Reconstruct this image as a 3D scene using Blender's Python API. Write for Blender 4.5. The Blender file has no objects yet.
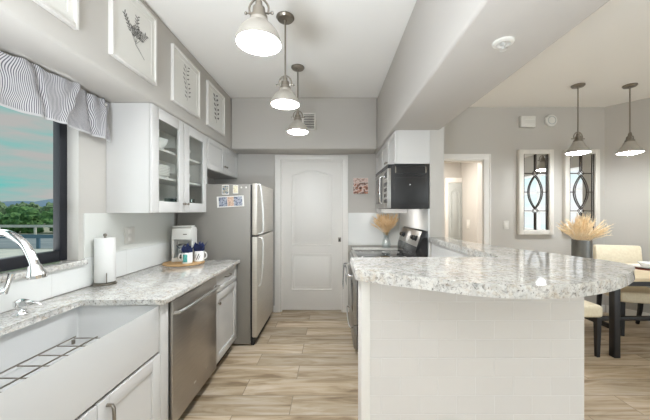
import bpy, bmesh, math, random
from mathutils import Vector, Matrix, noise
random.seed(7)
R = math.radians
C = bpy.context.scene.collection
SC = bpy.context.scene

# ------------------------------------------------------------------ camera, world, lights, exposure
F = 289.0                                   # focal length in pixels of the 650 px wide frame
cam = bpy.data.cameras.new('camera')
cam.sensor_width = 36; cam.lens = 36 * F / 650
cam.shift_x = -7 / 650; cam.shift_y = 1 / 650
cam.clip_start = 0.02; cam.clip_end = 2000
camo = bpy.data.objects.new('camera', cam); C.objects.link(camo)
camo.location = (0, 0, 1.38); camo.rotation_euler = (R(90), 0, 0)
SC.camera = camo
SC.view_settings.view_transform = 'Standard'
SC.view_settings.look = 'None'
SC.view_settings.gamma = 1
SC.view_settings.use_curve_mapping = False
SC.view_settings.exposure = 0.46
SC.cycles.use_denoising = True
SC.cycles.max_bounces = 12
SC.cycles.diffuse_bounces = 8
SC.cycles.glossy_bounces = 5
SC.cycles.transparent_max_bounces = 12
SC.cycles.caustics_reflective = False
SC.cycles.caustics_refractive = False

LAMP_K = 82.0        # radiance of the kitchen pendant diffusers
LAMP_D = 62.0        # radiance of the dining pendant diffusers
SKY = 0.84

def lin(c):
    c = c / 255.0
    return c / 12.92 if c <= 0.04045 else ((c + 0.055) / 1.055) ** 2.4
def rgb(r, g, b): return (lin(r), lin(g), lin(b), 1.0)

w = bpy.data.worlds.new('world'); SC.world = w; w.use_nodes = True
nt = w.node_tree; nt.nodes.clear()
def wn(t): return nt.nodes.new(t)
tc = wn('ShaderNodeTexCoord'); mp = wn('ShaderNodeMapping'); mp.inputs['Scale'].default_value = (1.6, 1.6, 9.0)
nz = wn('ShaderNodeTexNoise'); nz.inputs['Scale'].default_value = 2.2; nz.inputs['Detail'].default_value = 5
cr = wn('ShaderNodeValToRGB')
cr.color_ramp.elements[0].position = 0.36; cr.color_ramp.elements[0].color = rgb(98, 186, 180)
cr.color_ramp.elements[1].position = 0.56; cr.color_ramp.elements[1].color = rgb(176, 174, 171)
e = cr.color_ramp.elements.new(0.46); e.color = rgb(150, 178, 174)
bg = wn('ShaderNodeBackground'); bg.inputs['Strength'].default_value = SKY
wo = wn('ShaderNodeOutputWorld')
nt.links.new(tc.outputs['Generated'], mp.inputs['Vector']); nt.links.new(mp.outputs['Vector'], nz.inputs['Vector'])
nt.links.new(nz.outputs['Fac'], cr.inputs['Fac']); nt.links.new(cr.outputs['Color'], bg.inputs['Color'])
nt.links.new(bg.outputs['Background'], wo.inputs['Surface'])

def area(name, loc, rot, sx, sy, power, col=(1, 1, 1)):
    l = bpy.data.lights.new(name, 'AREA'); l.shape = 'RECTANGLE'; l.size = sx; l.size_y = sy
    l.energy = power; l.color = col
    o = bpy.data.objects.new(name, l); C.objects.link(o); o.location = loc; o.rotation_euler = rot
    return o
# daylight by the window over the sink, then unseen lights that fill the room
area('daylight_sink_window', (-1.95, 1.15, 1.58), (0, R(-90), 0), 1.0, 1.3, 5, (0.92, 0.97, 1.0))
area('soffit_underside_fill', (-2.35, 1.1, 0.7), (0, R(-140), 0), 0.9, 1.6, 11, (0.97, 0.98, 1.0))  # added lamp standing in for ground bounce, brightens the soffit underside
area('rear_opening_fill', (1.3, -3.15, 1.2), (R(90), 0, 0), 3.8, 2.3, 13, (0.85, 0.93, 1.0))  # added fill through the unseen rear opening
area('side_opening_fill', (5.15, -1.6, 1.35), (0, R(90), 0), 1.9, 2.5, 84, (0.85, 0.93, 1.0))  # added fill through an unseen side opening, lights the dining end
area('ceiling_bounce_fill', (-0.62, -0.5, 0.95), (R(180), 0, 0), 0.5, 0.5, 94, (0.84, 0.915, 1.0))  # added upward fill for the ceiling, no fixture holds it
area('mirror_view_fill', (5.15, 0.9, 1.35), (0, R(90), 0), 1.9, 2.1, 7, (0.9, 0.95, 1.0))  # added dim light that the mirrors reflect
area('hall_light', (1.6, 4.9, 2.38), (0, 0, 0), 0.4, 0.4, 34, (1.0, 0.95, 0.88))  # unseen light brightening the hall, no fixture modelled
s = bpy.data.lights.new('sun', 'SUN'); s.energy = 1.6; s.angle = R(1.0); s.color = (1, 0.95, 0.88)
so = bpy.data.objects.new('sun', s); C.objects.link(so); so.rotation_euler = (R(-20), R(38), 0)

# ------------------------------------------------------------------ materials
def mat(name, col=(200, 200, 200), rough=0.5, metal=0.0, spec=0.5, bump=None, var=None, emit=None):
    m = bpy.data.materials.new(name); m.use_nodes = True
    n = m.node_tree.nodes; L = m.node_tree.links
    b = n['Principled BSDF']
    b.inputs['Base Color'].default_value = rgb(*col); b.inputs['Roughness'].default_value = rough
    b.inputs['Metallic'].default_value = metal; b.inputs['Specular IOR Level'].default_value = spec
    if var or bump:
        t = n.new('ShaderNodeTexCoord')
    if var:                                    # (other colour, scale, stretch xyz)
        mpn = n.new('ShaderNodeMapping'); mpn.inputs['Scale'].default_value = var[2]
        z = n.new('ShaderNodeTexNoise'); z.inputs['Scale'].default_value = var[1]; z.inputs['Detail'].default_value = 6
        r = n.new('ShaderNodeValToRGB'); r.color_ramp.elements[0].position = 0.35; r.color_ramp.elements[1].position = 0.65
        r.color_ramp.elements[0].color = rgb(*col); r.color_ramp.elements[1].color = rgb(*var[0])
        L.new(t.outputs['Object'], mpn.inputs['Vector']); L.new(mpn.outputs['Vector'], z.inputs['Vector'])
        L.new(z.outputs['Fac'], r.inputs['Fac']); L.new(r.outputs['Color'], b.inputs['Base Color'])
    if bump:                                   # (scale, strength)
        z2 = n.new('ShaderNodeTexNoise'); z2.inputs['Scale'].default_value = bump[0]; z2.inputs['Detail'].default_value = 3
        bp = n.new('ShaderNodeBump'); bp.inputs['Strength'].default_value = bump[1]; bp.inputs['Distance'].default_value = 0.002
        L.new(t.outputs['Object'], z2.inputs['Vector']); L.new(z2.outputs['Fac'], bp.inputs['Height'])
        L.new(bp.outputs['Normal'], b.inputs['Normal'])
    if emit:
        b.inputs['Emission Color'].default_value = (0.91, 0.96, 1.0, 1); b.inputs['Emission Strength'].default_value = emit
    return m

def granite():
    m = bpy.data.materials.new('granite'); m.use_nodes = True
    n = m.node_tree.nodes; L = m.node_tree.links; b = n['Principled BSDF']
    t = n.new('ShaderNodeTexCoord')
    def nz(scale, det, rough, p0, c0, p1, c1, dist=0.0):
        z = n.new('ShaderNodeTexNoise'); z.inputs['Scale'].default_value = scale; z.inputs['Detail'].default_value = det
        z.inputs['Roughness'].default_value = rough; z.inputs['Distortion'].default_value = dist
        r = n.new('ShaderNodeValToRGB'); r.color_ramp.elements[0].position = p0; r.color_ramp.elements[1].position = p1
        r.color_ramp.elements[0].color = c0; r.color_ramp.elements[1].color = c1
        L.new(t.outputs['Object'], z.inputs['Vector']); L.new(z.outputs['Fac'], r.inputs['Fac']); return r
    def mix(a, bsock, fac, mode='MULTIPLY'):
        x = n.new('ShaderNodeMixRGB'); x.blend_type = mode; x.inputs['Fac'].default_value = fac
        L.new(a, x.inputs['Color1']); L.new(bsock, x.inputs['Color2']); return x.outputs['Color']
    base = nz(11, 7, 0.65, 0.34, rgb(188, 186, 182), 0.60, rgb(216, 214, 209), 1.0)
    tan = nz(20, 7, 0.7, 0.50, (1, 1, 1, 1), 0.70, rgb(228, 214, 196), 1.2)
    grey = nz(62, 8, 0.75, 0.34, rgb(146, 143, 142), 0.50, (1, 1, 1, 1), 0.5)
    dark = nz(125, 5, 0.7, 0.355, rgb(74, 70, 68), 0.42, (1, 1, 1, 1), 0.2)
    c = mix(base.outputs['Color'], tan.outputs['Color'], 1.0)
    c = mix(c, grey.outputs['Color'], 0.85); c = mix(c, dark.outputs['Color'], 0.8)
    L.new(c, b.inputs['Base Color'])
    b.inputs['Roughness'].default_value = 0.07; b.inputs['Specular IOR Level'].default_value = 0.55
    return m

def planks():
    m = bpy.data.materials.new('wood_look_plank_tile'); m.use_nodes = True
    n = m.node_tree.nodes; L = m.node_tree.links; b = n['Principled BSDF']
    t = n.new('ShaderNodeTexCoord')
    mp = n.new('ShaderNodeMapping'); mp.inputs['Location'].default_value = (0.29 + 1.2 * 4, -2.163 + 0.21 * 40, 0)
    br = n.new('ShaderNodeTexBrick'); br.offset = 0.32; br.offset_frequency = 2; br.squash = 1
    br.inputs['Scale'].default_value = 1; br.inputs['Brick Width'].default_value = 1.2; br.inputs['Row Height'].default_value = 0.21
    br.inputs['Mortar Size'].default_value = 0.0032; br.inputs['Mortar Smooth'].default_value = 0.2
    br.inputs['Color1'].default_value = (0, 0, 0, 1); br.inputs['Color2'].default_value = (1, 1, 1, 1)
    br.inputs['Mortar'].default_value = (0.5, 0.5, 0.5, 1)
    L.new(t.outputs['Object'], mp.inputs['Vector']); L.new(mp.outputs['Vector'], br.inputs['Vector'])
    # grain, shifted per plank
    off = n.new('ShaderNodeVectorMath'); off.operation = 'MULTIPLY_ADD'
    off.inputs[1].default_value = (37, 17, 11)
    L.new(br.outputs['Color'], off.inputs[0]); L.new(mp.outputs['Vector'], off.inputs[2])
    gm = n.new('ShaderNodeMapping'); gm.inputs['Scale'].default_value = (1.3, 9.5, 1)
    L.new(off.outputs['Vector'], gm.inputs['Vector'])
    z = n.new('ShaderNodeTexNoise'); z.inputs['Scale'].default_value = 1.5; z.inputs['Detail'].default_value = 7
    z.inputs['Roughness'].default_value = 0.58; z.inputs['Distortion'].default_value = 0.9
    L.new(gm.outputs['Vector'], z.inputs['Vector'])
    r = n.new('ShaderNodeValToRGB')
    r.color_ramp.elements[0].position = 0.33; r.color_ramp.elements[0].color = rgb(138, 117, 91)
    r.color_ramp.elements[1].position = 0.68; r.color_ramp.elements[1].color = rgb(204, 190, 171)
    e = r.color_ramp.elements.new(0.47); e.color = rgb(180, 160, 132)
    L.new(z.outputs['Fac'], r.inputs['Fac'])
    hs = n.new('ShaderNodeHueSaturation')
    mr = n.new('ShaderNodeMapRange'); mr.inputs['To Min'].default_value = 0.80; mr.inputs['To Max'].default_value = 1.12
    L.new(br.outputs['Color'], mr.inputs['Value']); L.new(mr.outputs['Result'], hs.inputs['Value'])
    L.new(r.outputs['Color'], hs.inputs['Color'])
    mx = n.new('ShaderNodeMixRGB'); mx.inputs['Color2'].default_value = rgb(134, 119, 99)
    L.new(br.outputs['Fac'], mx.inputs['Fac']); L.new(hs.outputs['Color'], mx.inputs['Color1'])
    L.new(mx.outputs['Color'], b.inputs['Base Color'])
    b.inputs['Roughness'].default_value = 0.42
    bp = n.new('ShaderNodeBump'); bp.invert = True; bp.inputs['Strength'].default_value = 0.5; bp.inputs['Distance'].default_value = 0.002
    L.new(br.outputs['Fac'], bp.inputs['Height']); L.new(bp.outputs['Normal'], b.inputs['Normal'])
    return m

def tile(name, bw, rh, col, grout, plane='XZ', loc=(0, 0, 0), rough=0.22, mortar=0.0022):
    m = bpy.data.materials.new(name); m.use_nodes = True
    n = m.node_tree.nodes; L = m.node_tree.links; b = n['Principled BSDF']
    t = n.new('ShaderNodeTexCoord'); sx = n.new('ShaderNodeSeparateXYZ'); cx = n.new('ShaderNodeCombineXYZ')
    L.new(t.outputs['Object'], sx.inputs[0])
    L.new(sx.outputs[plane[0]], cx.inputs[0]); L.new(sx.outputs[plane[1]], cx.inputs[1])
    mp = n.new('ShaderNodeMapping'); mp.inputs['Location'].default_value = loc
    br = n.new('ShaderNodeTexBrick'); br.offset = 0.5
    br.inputs['Scale'].default_value = 1; br.inputs['Brick Width'].default_value = bw; br.inputs['Row Height'].default_value = rh
    br.inputs['Mortar Size'].default_value = mortar; br.inputs['Mortar Smooth'].default_value = 0.3
    c2 = tuple(max(0, c - 3) for c in col)
    br.inputs['Color1'].default_value = rgb(*col); br.inputs['Color2'].default_value = rgb(*c2); br.inputs['Mortar'].default_value = rgb(*grout)
    L.new(cx.outputs[0], mp.inputs['Vector']); L.new(mp.outputs['Vector'], br.inputs['Vector'])
    L.new(br.outputs['Color'], b.inputs['Base Color']); b.inputs['Roughness'].default_value = rough
    bp = n.new('ShaderNodeBump'); bp.invert = True; bp.inputs['Strength'].default_value = 0.6; bp.inputs['Distance'].default_value = 0.002
    L.new(br.outputs['Fac'], bp.inputs['Height']); L.new(bp.outputs['Normal'], b.inputs['Normal'])
    return m

def thin_glass(name, tint=(1, 1, 1, 1), refl=0.10):
    m = bpy.data.materials.new(name); m.use_nodes = True
    n = m.node_tree.nodes; L = m.node_tree.links; n.clear()
    o = n.new('ShaderNodeOutputMaterial'); a = n.new('ShaderNodeBsdfTransparent'); a.inputs['Color'].default_value = tint
    g = n.new('ShaderNodeBsdfGlossy'); g.inputs['Roughness'].default_value = 0.02
    f = n.new('ShaderNodeLayerWeight'); f.inputs['Blend'].default_value = 0.5
    pw = n.new('ShaderNodeMath'); pw.operation = 'POWER'; pw.inputs[1].default_value = 5.0
    ma = n.new('ShaderNodeMath'); ma.operation = 'MULTIPLY_ADD'; ma.inputs[1].default_value = min(0.5, refl * 5); ma.inputs[2].default_value = refl * 0.4
    L.new(f.outputs['Facing'], pw.inputs[0]); L.new(pw.outputs[0], ma.inputs[0])
    x = n.new('ShaderNodeMixShader')
    L.new(ma.outputs[0], x.inputs[0]); L.new(a.outputs[0], x.inputs[1]); L.new(g.outputs[0], x.inputs[2])
    L.new(x.outputs[0], o.inputs['Surface'])
    return m

def stripes():
    m = bpy.data.materials.new('striped_cotton'); m.use_nodes = True
    n = m.node_tree.nodes; L = m.node_tree.links; b = n['Principled BSDF']
    t = n.new('ShaderNodeUVMap'); sx = n.new('ShaderNodeSeparateXYZ'); L.new(t.outputs['UV'], sx.inputs[0])
    mu = n.new('ShaderNodeMath'); mu.operation = 'FRACT'; L.new(sx.outputs['X'], mu.inputs[0])
    r = n.new('ShaderNodeValToRGB'); r.color_ramp.interpolation = 'LINEAR'
    r.color_ramp.elements[0].position = 0.40; r.color_ramp.elements[0].color = rgb(192, 190, 190)
    r.color_ramp.elements[1].position = 0.55; r.color_ramp.elements[1].color = rgb(98, 96, 103)
    e = r.color_ramp.elements.new(0.86); e.color = rgb(98, 96, 103)
    e = r.color_ramp.elements.new(0.98); e.color = rgb(192, 190, 190)
    L.new(mu.outputs[0], r.inputs['Fac']); L.new(r.outputs['Color'], b.inputs['Base Color'])
    b.inputs['Roughness'].default_value = 0.9; b.inputs['Specular IOR Level'].default_value = 0.1
    return m

def snapshot(name, cols, scale):
    m = bpy.data.materials.new(name); m.use_nodes = True
    n = m.node_tree.nodes; L = m.node_tree.links; b = n['Principled BSDF']
    t = n.new('ShaderNodeTexCoord'); z = n.new('ShaderNodeTexNoise'); z.inputs['Scale'].default_value = scale; z.inputs['Detail'].default_value = 3
    r = n.new('ShaderNodeValToRGB'); r.color_ramp.elements.remove(r.color_ramp.elements[0])
    r.color_ramp.elements[0].position = 0.33; r.color_ramp.elements[0].color = rgb(*cols[0])
    for i, c in enumerate(cols[1:]):
        e = r.color_ramp.elements.new(0.33 + 0.34 * (i + 1) / (len(cols) - 1)); e.color = rgb(*c)
    L.new(t.outputs['Object'], z.inputs['Vector']); L.new(z.outputs['Fac'], r.inputs['Fac']); L.new(r.outputs['Color'], b.inputs['Base Color'])
    b.inputs['Roughness'].default_value = 0.35
    return m

M = {}
M['paint'] = mat('greige_wall_paint', (190, 186, 180), 0.85, spec=0.2, bump=(60, 0.15))
M['ceil'] = mat('ceiling_paint', (238, 236, 232), 0.9, spec=0.2, bump=(45, 0.2))
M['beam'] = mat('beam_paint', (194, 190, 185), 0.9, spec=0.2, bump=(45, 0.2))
M['trim'] = mat('white_trim_paint', (230, 227, 222), 0.45, bump=(30, 0.05))
M['cab'] = mat('white_cabinet_lacquer', (200, 198, 195), 0.38, bump=(20, 0.03))
M['cabin'] = mat('cabinet_interior', (242, 241, 236), 0.6, bump=(20, 0.03))
M['granite'] = granite()
M['floor'] = planks()
M['subway'] = tile('white_subway_tile', 0.167, 0.083, (222, 219, 216), (228, 226, 224), 'XZ', (0.032, 0.018, 0), 0.25)
M['splash_l'] = tile('white_backsplash_panel', 0.6, 0.30, (226, 227, 225), (216, 216, 213), 'YZ', (0.15, 0.012, 0), 0.25)
M['splash_b'] = tile('white_backsplash_slab', 1.2, 0.6, (226, 227, 225), (216, 216, 213), 'XZ', (0.9, 0.3, 0), 0.25)
M['lit_wall'] = mat('pale_lit_wall', (216, 217, 212), 0.4, bump=(20, 0.03))  # paler than the wall paint, light on the wall put into the colour
M['ceramic'] = mat('white_fireclay', (204, 204, 203), 0.12, bump=(8, 0.02))
M['china'] = mat('white_china', (240, 239, 236), 0.15, bump=(8, 0.02))
M['chrome'] = mat('chrome', (235, 235, 235), 0.08, 1.0, bump=(10, 0.01))
M['nickel'] = mat('brushed_nickel', (146, 139, 129), 0.30, 1.0, bump=(200, 0.1))
M['steel'] = mat('stainless_steel', (176, 173, 168), 0.34, 0.9, var=((162, 159, 154), 6, (1, 1, 40)))
M['steel_d'] = mat('dishwasher_steel', (178, 171, 163), 0.32, 0.9, var=((166, 160, 152), 6, (1, 1, 40)))
M['fridge_side'] = mat('grey_painted_steel', (136, 132, 126), 0.42, 0.15, bump=(300, 0.15))
M['fridge_door'] = mat('fridge_door_steel', (208, 202, 192), 0.38, 0.6, var=((198, 192, 183), 6, (1, 1, 40)))
M['silver'] = mat('silver_plastic', (214, 213, 209), 0.35, 0.4, bump=(50, 0.02))
M['dark'] = mat('dark_gasket', (34, 34, 36), 0.5, bump=(30, 0.05))
M['black'] = mat('black_enamel', (30, 30, 32), 0.22, bump=(30, 0.03))
M['black_side'] = mat('textured_black_steel', (34, 33, 33), 0.40, 0.1, bump=(350, 0.25))
M['glassblack'] = mat('black_glass', (18, 18, 20), 0.05, spec=0.8, bump=(5, 0.01))
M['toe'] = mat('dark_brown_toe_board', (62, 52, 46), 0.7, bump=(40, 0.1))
M['wframe'] = mat('dark_bronze_aluminium', (17, 19, 27), 0.5, 0.0, bump=(60, 0.03))
M['pane'] = thin_glass('window_glass', (0.97, 0.98, 0.98, 1), 0.0)
M['cabglass'] = thin_glass('cabinet_glass', (0.97, 0.98, 0.97, 1), 0.06)
M['clear'] = thin_glass('clear_vase_glass', (0.94, 0.96, 0.96, 1), 0.35)
M['mirror'] = mat('mirror_silver', (232, 233, 232), 0.015, 1.0, bump=(2, 0.0))
M['iron'] = mat('dark_iron', (74, 67, 61), 0.45, 0.5, bump=(80, 0.1))
M['frame'] = mat('white_picture_frame', (216, 213, 208), 0.45, bump=(25, 0.05))
M['mirrorframe'] = mat('whitewashed_wood_frame', (222, 218, 210), 0.55, var=((212, 207, 199), 8, (1, 1, 0.2)))
M['paper'] = mat('print_paper', (222, 220, 214), 0.8, bump=(90, 0.03))
M['ink'] = mat('charcoal_ink', (66, 64, 62), 0.8, var=((104, 101, 98), 60, (1, 1, 1)))
M['ink2'] = mat('grey_ink', (96, 94, 91), 0.8, var=((142, 139, 135), 60, (1, 1, 1)))
M['shade'] = mat('satin_grey_glass_shade', (176, 170, 161), 0.30, 0.35, bump=(15, 0.02))
M['glow_k'] = mat('lit_opal_diffuser', (250, 248, 244), 0.5, emit=LAMP_K)
M['glow_d'] = mat('lit_opal_diffuser_dining', (250, 248, 244), 0.5, emit=LAMP_D)
M['stripe'] = stripes()
M['stripehem'] = mat('grey_hem_cotton', (178, 176, 176), 0.9, bump=(80, 0.1))
M['towel'] = mat('paper_towel', (216, 215, 212), 0.95, bump=(120, 0.3))
M['dishtowel'] = mat('grey_dish_towel', (112, 110, 108), 0.95, var=((170, 168, 165), 30, (1, 1, 6)))
M['plastic'] = mat('white_plastic', (214, 212, 206), 0.35, bump=(40, 0.03))
M['bamboo'] = mat('bamboo', (196, 160, 112), 0.5, var=((172, 134, 88), 6, (1, 14, 1)))
M['navy'] = mat('navy_cotton', (38, 50, 96), 0.9, var=((24, 32, 66), 40, (1, 1, 1)))
M['teal'] = mat('teal_glaze', (92, 182, 172), 0.2, var=((60, 130, 132), 60, (1, 1, 1)))
M['coffee'] = mat('dark_carafe', (66, 62, 58), 0.12, bump=(10, 0.02))
M['straw'] = mat('dried_grass', (232, 206, 164), 0.9, var=((212, 178, 130), 14, (1, 1, 1)))
M['straw_p'] = mat('pale_dried_grass', (246, 232, 206), 0.9, var=((236, 212, 172), 14, (1, 1, 1)))
M['zinc'] = mat('zinc_vase', (122, 122, 120), 0.42, 0.7, var=((98, 98, 97), 9, (1, 1, 0.5)))
M['cream'] = mat('cream_upholstery', (230, 220, 196), 0.9, var=((222, 210, 184), 40, (1, 1, 1)), )
M['ebony'] = mat('ebony_stained_wood', (20, 18, 19), 0.5, bump=(60, 0.1))
M['table'] = mat('pale_table_wood', (214, 196, 162), 0.35, var=((196, 176, 140), 5, (1, 12, 1)))
M['rust'] = mat('rust_placemat', (128, 66, 48), 0.9, var=((92, 46, 36), 50, (1, 1, 1)))
M['tumbler'] = thin_glass('green_tumbler_glass', (0.55, 0.66, 0.62, 1), 0.4)
M['exposed'] = mat('grey_shaded_door', (176, 180, 178), 0.5, bump=(30, 0.03))  # hall door stands in shade, the shade is put into this grey
M['foliage'] = mat('hedge_leaves', (58, 98, 62), 0.9, var=((112, 150, 92), 3.5, (1, 1, 1)), bump=(12, 1.0))
M['foliage2'] = mat('olive_leaves', (84, 112, 84), 0.9, var=((132, 152, 118), 3.5, (1, 1, 1)), bump=(12, 1.0))
M['asphalt'] = mat('asphalt', (122, 132, 142), 0.9, var=((150, 158, 166), 0.6, (1, 4, 1)))
M['concrete'] = mat('pale_concrete', (196, 198, 196), 0.9, var=((216, 214, 208), 2, (1, 1, 1)))
M['earth'] = mat('dry_earth', (176, 172, 158), 0.95, var=((150, 152, 136), 0.4, (1, 1, 1)))
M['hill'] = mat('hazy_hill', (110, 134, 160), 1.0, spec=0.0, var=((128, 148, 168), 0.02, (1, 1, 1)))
M['navyrail'] = mat('blue_grey_paint', (86, 116, 140), 0.6, bump=(20, 0.05))

# ------------------------------------------------------------------ mesh helpers
class MB:
    def __init__(self): self.bm = bmesh.new()
    def box(self, x0, x1, y0, y1, z0, z1, bev=0.0, seg=2):
        mtx = Matrix.Translation(((x0 + x1) / 2, (y0 + y1) / 2, (z0 + z1) / 2)) @ Matrix.Diagonal((abs(x1 - x0), abs(y1 - y0), abs(z1 - z0), 1))
        vs = bmesh.ops.create_cube(self.bm, size=1, matrix=mtx)['verts']
        if bev:
            es = list({e for v in vs for e in v.link_edges})
            bmesh.ops.bevel(self.bm, geom=es, offset=bev, segments=seg, affect='EDGES', profile=0.5)
        return self
    def prism(self, pts, z0, z1, bev=0.0, seg=3, mtx=None):
        lo = [self.bm.verts.new((p[0], p[1], z0)) for p in pts]
        hi = [self.bm.verts.new((p[0], p[1], z1)) for p in pts]
        n = len(pts)
        fb = self.bm.faces.new(lo[::-1]); ft = self.bm.faces.new(hi)
        for i in range(n): self.bm.faces.new((lo[i], lo[(i + 1) % n], hi[(i + 1) % n], hi[i]))
        vs = lo + hi
        if mtx is not None: bmesh.ops.transform(self.bm, matrix=mtx, verts=vs)
        if bev:
            bmesh.ops.bevel(self.bm, geom=list(ft.edges) + list(fb.edges), offset=bev, segments=seg, affect='EDGES', profile=0.5)
        return self
    def tube(self, pts, r, seg=10, caps=True):
        pts = [Vector(p) for p in pts]; n = len(pts)
        rs = r if isinstance(r, (list, tuple)) else [r] * n
        up = None; rings = []
        for i, p in enumerate(pts):
            t = (pts[min(i + 1, n - 1)] - pts[max(i - 1, 0)]).normalized()
            if up is None:
                up = t.orthogonal().normalized()
            else:
                up = (up - t * up.dot(t)).normalized()
            s_ = t.cross(up)
            rings.append([self.bm.verts.new(p + (up * math.cos(2 * math.pi * k / seg) + s_ * math.sin(2 * math.pi * k / seg)) * rs[i]) for k in range(seg)])
        for a, b in zip(rings, rings[1:]):
            for k in range(seg): self.bm.faces.new((a[k], a[(k + 1) % seg], b[(k + 1) % seg], b[k]))
        if caps:
            self.bm.faces.new(rings[0][::-1]); self.bm.faces.new(rings[-1])
        return self
    def lathe(self, prof, c=(0, 0, 0), seg=28, mtx=None):
        vs = []; rings = []
        for r, z in prof:
            if r < 1e-6:
                v = self.bm.verts.new((0, 0, z)); rings.append([v]); vs.append(v)
            else:
                ring = [self.bm.verts.new((r * math.cos(2 * math.pi * k / seg), r * math.sin(2 * math.pi * k / seg), z)) for k in range(seg)]
                rings.append(ring); vs += ring
        for a, b in zip(rings, rings[1:]):
            for k in range(seg):
                k2 = (k + 1) % seg
                if len(a) == 1 and len(b) == 1: continue
                if len(a) == 1: self.bm.faces.new((a[0], b[k2], b[k]))
                elif len(b) == 1: self.bm.faces.new((a[k], a[k2], b[0]))
                else: self.bm.faces.new((a[k], a[k2], b[k2], b[k]))
        m = Matrix.Translation(c)
        if mtx is not None: m = m @ mtx
        bmesh.ops.transform(self.bm, matrix=m, verts=vs)
        return self
    def ball(self, c, rx, ry=None, rz=None, u=14, v=10):
        ry = ry or rx; rz = rz or rx
        bmesh.ops.create_uvsphere(self.bm, u_segments=u, v_segments=v, radius=1, matrix=Matrix.Translation(c) @ Matrix.Diagonal((rx, ry, rz, 1)))
        return self
    def quad(self, a, b, c, d):
        self.bm.faces.new([self.bm.verts.new(p) for p in (a, b, c, d)]); return self
    def grid(self, fn, nu, nv, uv=None):
        vs = [[self.bm.verts.new(fn(i / nu, j / nv)) for j in range(nv + 1)] for i in range(nu + 1)]
        lay = self.bm.loops.layers.uv.verify() if uv else None
        for i in range(nu):
            for j in range(nv):
                f = self.bm.faces.new((vs[i][j], vs[i + 1][j], vs[i + 1][j + 1], vs[i][j + 1]))
                if uv:
                    for l, (a, b) in zip(f.loops, ((i, j), (i + 1, j), (i + 1, j + 1), (i, j + 1))): l[lay].uv = uv(a / nu, b / nv)
        return self
    def xf(self, mtx):
        bmesh.ops.transform(self.bm, matrix=mtx, verts=self.bm.verts); return self

def root_loc(p):
    o = Vector((0, 0, 0))
    while p is not None:
        o = o + p.location; p = p.parent
    return o
def obj(name, mb, m, parent=None, local=False, smooth=True, solid=0.0):
    me = bpy.data.meshes.new(name)
    if parent is not None and not local:
        bmesh.ops.translate(mb.bm, vec=-root_loc(parent), verts=mb.bm.verts)
    if solid:
        bmesh.ops.recalc_face_normals(mb.bm, faces=mb.bm.faces)
        bmesh.ops.solidify(mb.bm, geom=list(mb.bm.faces), thickness=solid)
    bmesh.ops.recalc_face_normals(mb.bm, faces=mb.bm.faces)
    mb.bm.to_mesh(me); mb.bm.free()
    if smooth:
        me.shade_smooth(); me.set_sharp_from_angle(angle=R(38))
    me.materials.append(m if not isinstance(m, str) else M[m])
    o = bpy.data.objects.new(name, me); C.objects.link(o)
    if parent is not None: o.parent = parent
    return o
def thing(name, label, cat, loc=(0, 0, 0), rz=0.0, group=None):
    o = bpy.data.objects.new(name, None); C.objects.link(o); o.empty_display_size = 0.1
    o.location = loc; o.rotation_euler = (0, 0, rz); o['label'] = label; o['category'] = cat
    if group: o['group'] = group
    return o
def tag(o, label, cat, group=None, kind=None):
    o['label'] = label; o['category'] = cat
    if group: o['group'] = group
    if kind: o['kind'] = kind
    return o
def solo(name, mb, m, label, cat, base, group=None, kind=None, solid=0.0):
    """a one-mesh thing whose origin sits at its base"""
    o = obj(name, mb, m, None, solid=solid)
    o.data.transform(Matrix.Translation(-Vector(base))); o.location = base
    return tag(o, label, cat, group, kind)
def struct(name, mb, m, parent=None, smooth=True):
    o = obj(name, mb, m, parent, smooth=smooth)
    o['kind'] = 'structure'
    return o
def dup(src, loc, rz=None, label=None):
    r = src.copy(); C.objects.link(r); r.location = loc
    if rz is not None: r.rotation_euler = (0, 0, rz)
    if label: r['label'] = label
    for ch in list(src.children):
        c = ch.copy(); C.objects.link(c); c.parent = r
        for g in list(ch.children):
            d = g.copy(); C.objects.link(d); d.parent = c
    return r
def catmull(pts, n=8, closed=False):
    P = [Vector(p) for p in pts]; out = []; N = len(P)
    rng = N if closed else N - 1
    for i in range(rng):
        p0 = P[(i - 1) % N] if closed or i > 0 else P[i]
        p1 = P[i]; p2 = P[(i + 1) % N]
        p3 = P[(i + 2) % N] if closed or i + 2 < N else p2
        for k in range(n):
            t = k / n
            out.append(0.5 * ((2 * p1) + (-p0 + p2) * t + (2 * p0 - 5 * p1 + 4 * p2 - p3) * t * t + (-p0 + 3 * p1 - 3 * p2 + p3) * t ** 3))
    if not closed: out.append(P[-1])
    return out

# ------------------------------------------------------------------ the setting
LW, BW, ZC, ZS = -1.612, 3.95, 2.80, 2.155       # left wall, back wall, ceiling, soffit underside
RY = -3.0                                         # rear wall
struct('floor', MB().box(-1.8, 5.3, RY - 0.15, 6.0, -0.1, 0.0), 'floor', smooth=False)
struct('ceiling', MB().box(-1.8, 5.3, RY - 0.15, 4.1, ZC, ZC + 0.1), 'ceil', smooth=False)
# left wall with the window opening
wy0, wy1, wz0, wz1 = 0.45, 1.838, 1.035, 2.06
struct('wall_left', MB().box(LW - 0.116, LW, RY - 0.15, wy0, 0, ZC).box(LW - 0.116, LW, wy1, 4.1, 0, ZC)
       .box(LW - 0.116, LW, wy0, wy1, 0, wz0).box(LW - 0.116, LW, wy0, wy1, wz1, ZC), 'paint', smooth=False)
# back wall with the pantry door and the hall doorway
d0, d1, dz = -0.700, 0.140, 2.078
h0, h1, hz = 1.22, 2.066, 2.078
struct('wall_back', MB().box(LW, d0, BW, BW + 0.13, 0, ZC).box(d1, h0, BW, BW + 0.13, 0, ZC).box(h1, 3.90, BW, BW + 0.13, 0, ZC)
       .box(d0, d1, BW, BW + 0.13, dz, ZC).box(h0, h1, BW, BW + 0.13, hz, ZC), 'paint', smooth=False)
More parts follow.
